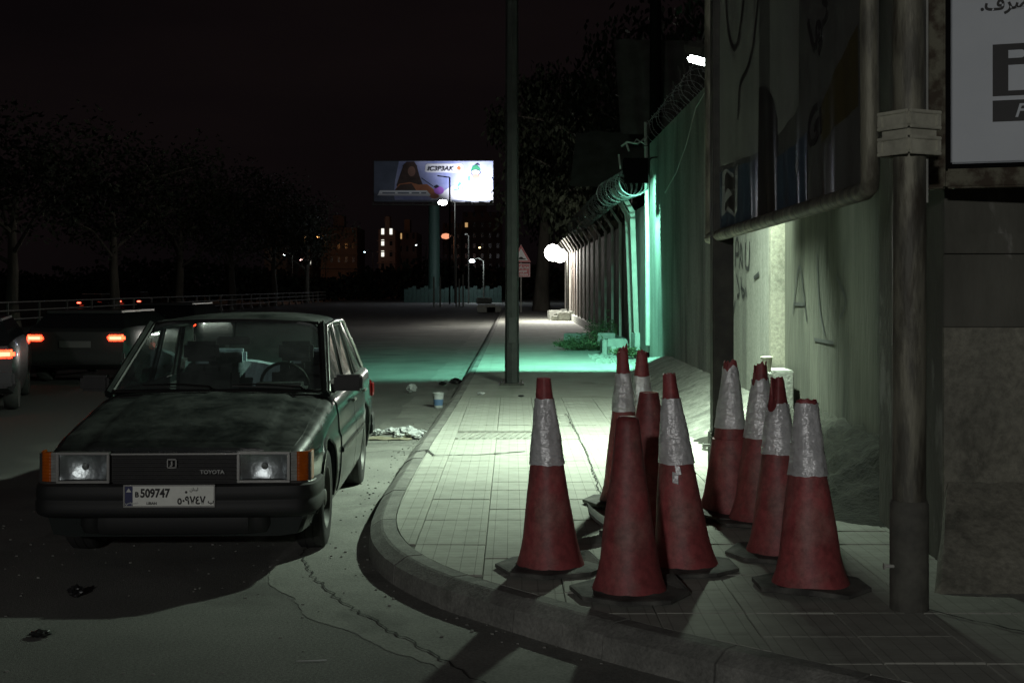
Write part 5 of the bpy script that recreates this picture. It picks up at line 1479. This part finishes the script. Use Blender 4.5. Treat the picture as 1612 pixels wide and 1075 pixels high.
make_tree('eucalyptus_tree', (5.2, 45, 0), 13, 4.2, 'dark tree rising behind the razor wire and tin sheets', 72, leaves=8000, tr=.32, droop=1.0, leafsize=.34)
make_tree('eucalyptus_tree', (7.0, 33, 0), 11, 3.6, 'dark tree crown behind the tall wall, above the floodlight', 73, leaves=7000, tr=.3, droop=.8, leafsize=.3)
make_tree('broad_tree', (9.0, 88, 0), 14, 7, 'wide dark tree closing the end of the pavement', 75, leaves=7000, tr=.4, leafsize=.5)
# far wood behind the road
g = MB(); r = random.Random(77)
vs = []; fs = []
for i in range(15000):
    x = r.uniform(-80, 8); y = 150+r.uniform(0, 30)
    hmax = 3.6+2.6*noise.noise(Vector((x*.06, 0, 5)))+1.5*noise.noise(Vector((x*.25, 2, 5)))
    if -34 < x < -22: hmax *= 1.1
    z = r.random()*max(.6, hmax); s_ = r.uniform(.3, .8)
    u = Vector((r.uniform(-1, 1), r.uniform(-1, 1), r.uniform(-1, 1))).normalized()*s_; w_ = u.orthogonal().normalized()*s_*.4; p = Vector((x, y, z)); k = len(vs)
    vs += [p, p+u*.5+w_, p+u, p+u*.5-w_]; fs.append((k, k+1, k+2, k+3))
g.add(vs, fs); tag(g.build('treeline', M['leaf']), kind='stuff')

# ------------------------------------------------------------------ warning sign behind the lamp post
t = empty('warning_sign', (.50, 74, KZ), 0, 'red and white triangular warning sign with a red text plate half behind the lamp post', 'road sign')
g = MB(); g.tube([(0, .03, 0), (0, .03, 3.75)], .04, 8); g.build('post', M['galv'], t)
M['signred'] = pmat('sign_red', (.45, .02, .03), rough=.4); M['signwhite'] = pmat('sign_white', (.75, .75, .75), rough=.4)
g = MB(); g.poly([(-.56, 2.78), (.56, 2.78), (0, 3.75)], .02); tri = g.build('triangle', M['signred'], t)
g = MB(); g.poly([(-.38, 2.88), (.38, 2.88), (0, 3.54)], .004, Matrix.Translation((0, -.021, 0))); g.build('white_field', M['signwhite'], tri)
g = MB(); g.poly([(-.25, 2.93), (.25, 2.93), (.25, 2.97), (.12, 3.0), (.06, 3.07), (-.06, 3.07), (-.12, 3.0), (-.25, 2.97)], .004, Matrix.Translation((0, -.026, 0))); g.build('bump_symbol', M['ink'], tri)
g = MB(); g.rbox(-.52, -.02, 1.95, .52, .0, 2.72, .02); tp = g.build('text_plate', M['signred'], t)
g = MB()
for a, b, c_, d_ in ((-.49, 1.98, .49, 2.0), (-.49, 2.67, .49, 2.69), (-.49, 2.0, -.47, 2.67), (.47, 2.0, .49, 2.67)): g.box(a, -.0235, b, c_, -.021, d_)
g.build('plate_border', M['signwhite'], tp)
text_mesh('sign_lettering', '\ufe95\ufe8e\ufe92\ufec4\ufee3', .24, M['signwhite'], tp, front(-.26, 2.43, -.0235), bold=.006)
text_mesh('sign_lettering', 'Humps', .22, M['signwhite'], tp, front(-.32, 2.22, -.0235), bold=.004)
text_mesh('sign_lettering', 'Slow Down', .17, M['signwhite'], tp, front(-.42, 2.05, -.0235), bold=.003)

# ------------------------------------------------------------------ big lit billboard far away
BY = 134.0
def bx(px): return (px-806)*BY/2100
def bz(py): return 1.62+(450-py)*BY/2100
t = empty('lit_billboard', (0, BY, 0), 0, 'distant lit winter-clothing billboard on a tall steel column', 'billboard')
g = MB(); g.box(bx(588), 0, bz(319), bx(777), .5, bz(253)); g.build('board', M['dark_steel'], t)
M['b_sky'] = pmat('poster_sky', (.20, .24, .50), (.50, .52, .75), rough=.5, scale=.35, lo=.35, hi=.7)
M['b_dark'] = pmat('poster_brown', (.05, .03, .025), (.09, .05, .04), rough=.5, scale=2)
M['b_skin'] = pmat('poster_skin', (.30, .16, .12), rough=.5); M['b_orange'] = pmat('poster_orange', (.55, .20, .09), (.4, .13, .06), rough=.5, scale=1.5)
M['b_purple'] = pmat('poster_purple', (.40, .14, .60), rough=.5); M['b_white'] = pmat('poster_white', (.78, .78, .82), rough=.5)
M['b_green'] = pmat('poster_green', (.03, .20, .10), rough=.5); M['b_ink'] = pmat('poster_ink', (.015, .015, .03), rough=.5); M['b_dot'] = pmat('poster_orange_dot', (.60, .16, .06), rough=.5); M['b_blue'] = pmat('poster_blue', (.08, .25, .45), rough=.5)
M['b_slate'] = pmat('poster_slate', (.10, .12, .17), (.16, .18, .25), rough=.5, scale=.5)
g = MB(); g.box(bx(589), -.02, bz(317.5), bx(776), -.003, bz(254)); post_ = g.build('poster', M['b_sky'], t)
lay = [0]
def shape(name, pts, mat):
    lay[0] += 1; g = MB(); g.poly([(bx(a), bz(b)) for a, b in pts], .001, Matrix.Translation((0, -.024-.0015*lay[0], 0))); return g.build(name, M[mat], post_)
def ell(cx, cy, rx, ry, n=20, ro=0): return [(cx+rx*math.cos(2*PI*k/n)*math.cos(ro)-ry*math.sin(2*PI*k/n)*math.sin(ro), cy+rx*math.cos(2*PI*k/n)*math.sin(ro)+ry*math.sin(2*PI*k/n)*math.cos(ro)) for k in range(n)]
shape('dark_sky_print', [(589, 254), (628, 254), (622, 285), (620, 305), (622, 317.5), (589, 317.5)], 'b_slate')
shape('snow_print', [(672, 317.5), (692, 306), (706, 296), (722, 290), (738, 284), (752, 280), (764, 286), (776, 300), (776, 317.5)], 'b_white')
shape('hair_print', [(636, 258), (648, 255), (656, 260), (660, 276), (666, 292), (654, 302), (630, 302), (624, 292), (630, 274)], 'b_dark')
shape('coat_print', [(620, 302), (628, 290), (645, 287), (660, 291), (672, 290), (680, 296), (688, 304), (684, 309), (676, 310), (668, 304), (664, 301), (640, 301)], 'b_orange')
shape('coat_shadow_print', [(619, 302), (630, 291), (648, 289), (656, 301)], 'b_dark')
shape('hat_print', [(633, 262), (640, 255), (652, 254.5), (657, 262), (645, 265)], 'b_dark')
shape('face_print', ell(648, 270, 6, 8), 'b_skin')
shape('caption_strip_print', [(594, 308), (598, 300), (672, 300), (680, 309)], 'b_white')
for i, (a, b) in enumerate(((602, 622), (626, 644), (648, 660), (663, 671))): shape('caption_line_print', [(a, 303), (b, 303), (b, 305), (a, 305)], 'b_slate')
shape('glove_print', ell(691, 300, 8, 6.5), 'b_purple'); shape('cuff_print', [(682, 294), (688, 291), (692, 294), (686, 297)], 'b_ink'); shape('hand_print', ell(684, 309, 7, 4), 'b_orange')
shape('strap_print', [(664, 280), (682, 293), (681.5, 294), (663, 281)], 'b_ink')
shape('logo_plate', [(670, 260), (673, 258), (726, 258), (729, 261), (729, 269), (726, 272), (673, 272), (669, 270)], 'b_white')
shape('logo_dot', ell(722.5, 265, 3.2, 3.2), 'b_dot')
text_mesh('logo_lettering', 'IC3P3AK', 9.6*BY/2100*1.02, M['b_ink'], post_, front(bx(672.5), bz(269), -.085), bold=.012, shear=.25, sx=1.10, extrude=.002)
shape('cap_print', [(741, 269), (744, 262), (750, 259), (755, 264), (757, 268), (748, 268)], 'b_green'); shape('cap_tip_print', [(747, 260), (752, 257), (756, 261), (752, 260)], 'b_ink')
shape('goggle_print', ell(749, 272, 8, 5), 'b_ink'); shape('goggle_glass_print', ell(749, 271.5, 6.5, 3.5), 'b_white'); shape('chin_print', ell(749, 278, 6, 4), 'b_skin')
shape('mitten_print', ell(738.5, 282, 2, 5), 'b_blue'); shape('boot_print', [(720, 292), (724, 287), (727, 290), (722, 294), (724, 299), (714, 301), (714, 299), (721, 298)], 'b_blue'); shape('ski_print', [(727, 294), (729, 294), (729, 301), (727, 301)], 'b_blue')
shape('low_band_print', [(589, 315), (776, 315), (776, 317.4), (589, 317.4)], 'b_slate')
g = MB(); g.tube([((bx(683)), .3, -.5), (bx(683), .3, bz(319))], [.62, .55], 20); g.build('column', pmat('green_steel', (.05, .10, .085), rough=.6), t, smooth=50)
g = MB(); g.box(bx(588), -1.4, bz(324), bx(777), -.1, bz(323)); 
for i in range(13): g.bar((bx(590+i*15.4), -1.4, bz(323)), (bx(590+i*15.4), -1.4, bz(319.5)), .05, .05, up=(0, 1, 0))
g.build('catwalk', M['dark_steel'], t)
for i, px_ in enumerate((738, 759)):
    g = MB(); g.tube([(bx(px_), -.2, bz(321)), (bx(px_), -2.6, bz(321.5))], .05, 6); g.rbox(bx(px_)-.3, -2.9, bz(322), bx(px_)+.3, -2.5, bz(320), .03); fl = g.build('poster_lamp', M['dark_steel'], t)
    area('lamp_light', (bx(px_), BY-2.6, bz(318.5)), (.05, .66, .75), 280, (.85, .88, 1.0), .5, .2, t, 120)
# the star bright lamp below it, and other far lamps
def far_lamp(px_, py2, Y, rad, col, strength, watts, label, arm=True, base=0.0, polepx=None):
    x = (px_-806)*Y/2100; z = 1.62+(450-py2)*Y/2100
    t = empty('street_lamp', (x, Y, 0), 0, label, 'street lamp', 'distant street lamps')
    g = MB(); g.lathe([(.001, z-rad*.6), (rad*.8, z-rad*.4), (rad, z), (rad*.7, z+rad*.45), (.001, z+rad*.6)], 14); g.build('lamp_globe', emat('far_lamp_glow', col, strength), t, smooth=60)
    g = MB(); g.tube([(.0, rad+.1, z+.15), (.6, rad+.2, z+.3), (1.1, rad+.2, z), (1.1, rad+.2, base)], [.04, .05, .06, .09], 8); g.build('post', M['dark_steel'], t)
    if watts: point('lamp_light', (0, -rad-.15, z-.1), watts, col, rad, t)
    return t
far_lamp(697, 319, 122, .42, (.9, .95, 1.0), 40, 300, 'star bright lamp hanging just under the lit billboard')
far_lamp(743, 411, 126, .25, (.85, .97, 1.0), 40, 500, 'small bright lamp low down right of the billboard column')
far_lamp(655, 386, 150, .10, (.8, .9, .9), 5, 0, 'faint lamp left of the billboard column')
far_lamp(475, 382, 200, .22, (1, .45, .15), 10, 160, 'orange lamp among the far buildings, upper one')
far_lamp(474, 409, 190, .18, (1, .62, .55), 14, 120, 'pinkish lamp low among the dark trees')
far_lamp(448, 401, 195, .20, (.85, 1, 1), 12, 60, 'white-blue lamp left of the pinkish one')
far_lamp(574, 397, 180, .13, (.6, .9, 1), 6, 0, 'tiny blue lamp near the lit windows')
far_lamp(501, 373, 210, .22, (1, .42, .12), 8, 220, 'orange lamp above the dark gap between buildings')
far_lamp(755, 390, 160, .14, (1, .7, .3), 6, 0, 'dim yellow lamp right of the small bright lamp')
far_lamp(702, 372, 190, .7, (1, .40, .22), 1.0, 420, 'dull red lamp in front of the tall block behind the column')
# curved street lamp silhouettes
t = empty('street_lamp', (bx(743), 124, 0), 0, 'slim unlit street lamp with curved head standing above the small bright lamp', 'street lamp', 'distant street lamps')
g = MB(); g.tube([(0, 0, 0), (0, 0, 6.2), (-.15, 0, 6.45), (-.35, 0, 6.4)], .07, 8); g.build('post', M['galv'], t)
t = empty('street_lamp', ((708-806)*118/2100, 118, 0), 0, 'dark street lamp with a straight arm silhouetted on the lit poster', 'street lamp', 'distant street lamps')
g = MB(); g.tube([(0, 0, 0), (0, 0, 11.2)], .07, 8); g.bar((0, 0, 11.2), (-1.1, 0, 11.35), .12, .10); g.build('post', M['black'], t)
for i, (px_, h_) in enumerate(((683, 2.3), (693, 2.3), (723, 2.2), (729, 2.5), (718, 4.5))):
    Y = 104; g = MB(); x = (px_-806)*Y/2100; g.tube([(x, Y, 0), (x, Y, h_)], .06, 8)
    tag(g.build('pole', M['galv']), ['short white pole under the billboard column, leftmost', 'short white pole second from the billboard column', 'short white pole left of the tallest thin pole pair', 'stout white pole below the small bright lamp', 'tallest thin pole before the teal hoarding'][i], 'pole')
# teal hoarding lit by the small bright lamp
g = MB(); x0_, x1_ = (636-806)*130/2100, (790-806)*130/2100
for i in range(24):
    a = x0_+(x1_-x0_)*i/24; g.box(a, 130, 0, a+(x1_-x0_)/24-.02, 130.06, 1.3+.15*(i % 3))
tag(g.build('hoarding', pmat('teal_sheet', (.02, .05, .042), (.012, .03, .026), rough=.7)), 'low green sheet hoarding beneath the lit billboard', 'hoarding')
blk2 = [(845, 0)]
g = MB(); r = random.Random(4)
for (px_, py2, s_) in ((766, 489, .42), (777, 491, .34), (762, 463, .5)):
    Y = 82 if py2 > 470 else 120; x = (px_-806)*Y/2100
    g2_ = MB(); g2_.rbox(x-s_*1.4, Y, 0, x+s_*1.4, Y+.7, s_*1.1, .06); tag(g2_.build('boulder', M['block']), {766: 'reddish stone block at the roadside left of the lamp post', 777: 'smaller stone block nearest the lamp post at the far roadside', 762: 'pale block beside the green hoarding'}[px_], 'block')

# ------------------------------------------------------------------ far buildings
M['facade'] = pmat('far_facade', (.30, .24, .21), (.22, .17, .15), rough=.9, scale=.2)
M['facade2'] = pmat('far_facade_grey', (.28, .28, .26), (.2, .2, .19), rough=.9, scale=.2)
M['win_lit'] = emat('lit_window', (1, .97, .85), 1.2); M['win_warm'] = emat('warm_window', (1, .6, .25), .5); M['win_dark'] = pmat('dark_window', (.02, .02, .025), rough=.2)
def building(px0, px1, ptop, Y, mat, floors, cols, lit, label, depth=12):
    x0_, x1_ = (px0-806)*Y/2100, (px1-806)*Y/2100; H = 1.62+(450-ptop)*Y/2100
    t = empty('apartment_block', ((x0_+x1_)/2, Y, 0), 0, label, 'building'); w = (x1_-x0_)
    g = MB(); g.box(-w/2, 0, -1, w/2, depth, H); g.rbox(-w*.2, 2, H+.002, w*.1, 5, H+2.2, .05); g.build('facade', mat, t)
    fh = min(3.2, H/floors)
    for f in range(floors):
        z = H-fh*(f+1)+.9
        if z < 3.5: break
        g = MB(); g.box(-w/2-.2, -.5, z-.95, w/2+.2, -.005, z-.80); g.build('floor_band', mat, t)
        for c_ in range(cols):
            x = -w/2+w*(c_+.5)/cols; ww = min(1.5, w/cols*.34)
            m_ = M['win_dark']
            if (f, c_) in lit: m_ = lit[(f, c_)]
            g = MB(); g.box(x-ww/2, -.04, z+.1, x+ww/2, -.005, z+1.0); g.build('window', m_, t)
    return t
WL, WW = M['win_lit'], M['win_warm']
building(416, 452, 346, 230, M['facade2'], 5, 4, {(2, 1): WL}, 'pale narrow apartment tower far left of the billboard')
building(505, 562, 358, 225, M['facade'], 5, 5, {}, 'wide reddish apartment block left of the lit windows')
building(596, 622, 362, 205, M['facade'], 6, 2, {(0, 0): WL, (1, 0): WL, (2, 0): WL, (0, 1): WL}, 'dark apartment block with a column of lit white windows')
building(626, 656, 366, 215, M['facade'], 5, 3, {(0, 0): WW}, 'low reddish block right of the lit windows')
building(697, 726, 352, 235, M['facade'], 7, 3, {}, 'reddish tower just right of the billboard column')
building(728, 790, 334, 240, M['facade'], 8, 5, {(1, 0): WW}, 'tall reddish apartment block at the centre under the billboard')
building(468, 492, 366, 250, M['facade'], 5, 3, {(0, 1): WW, (2, 2): WL}, 'small block with an orange window between the far towers')
print('objects', len(bpy.data.objects))
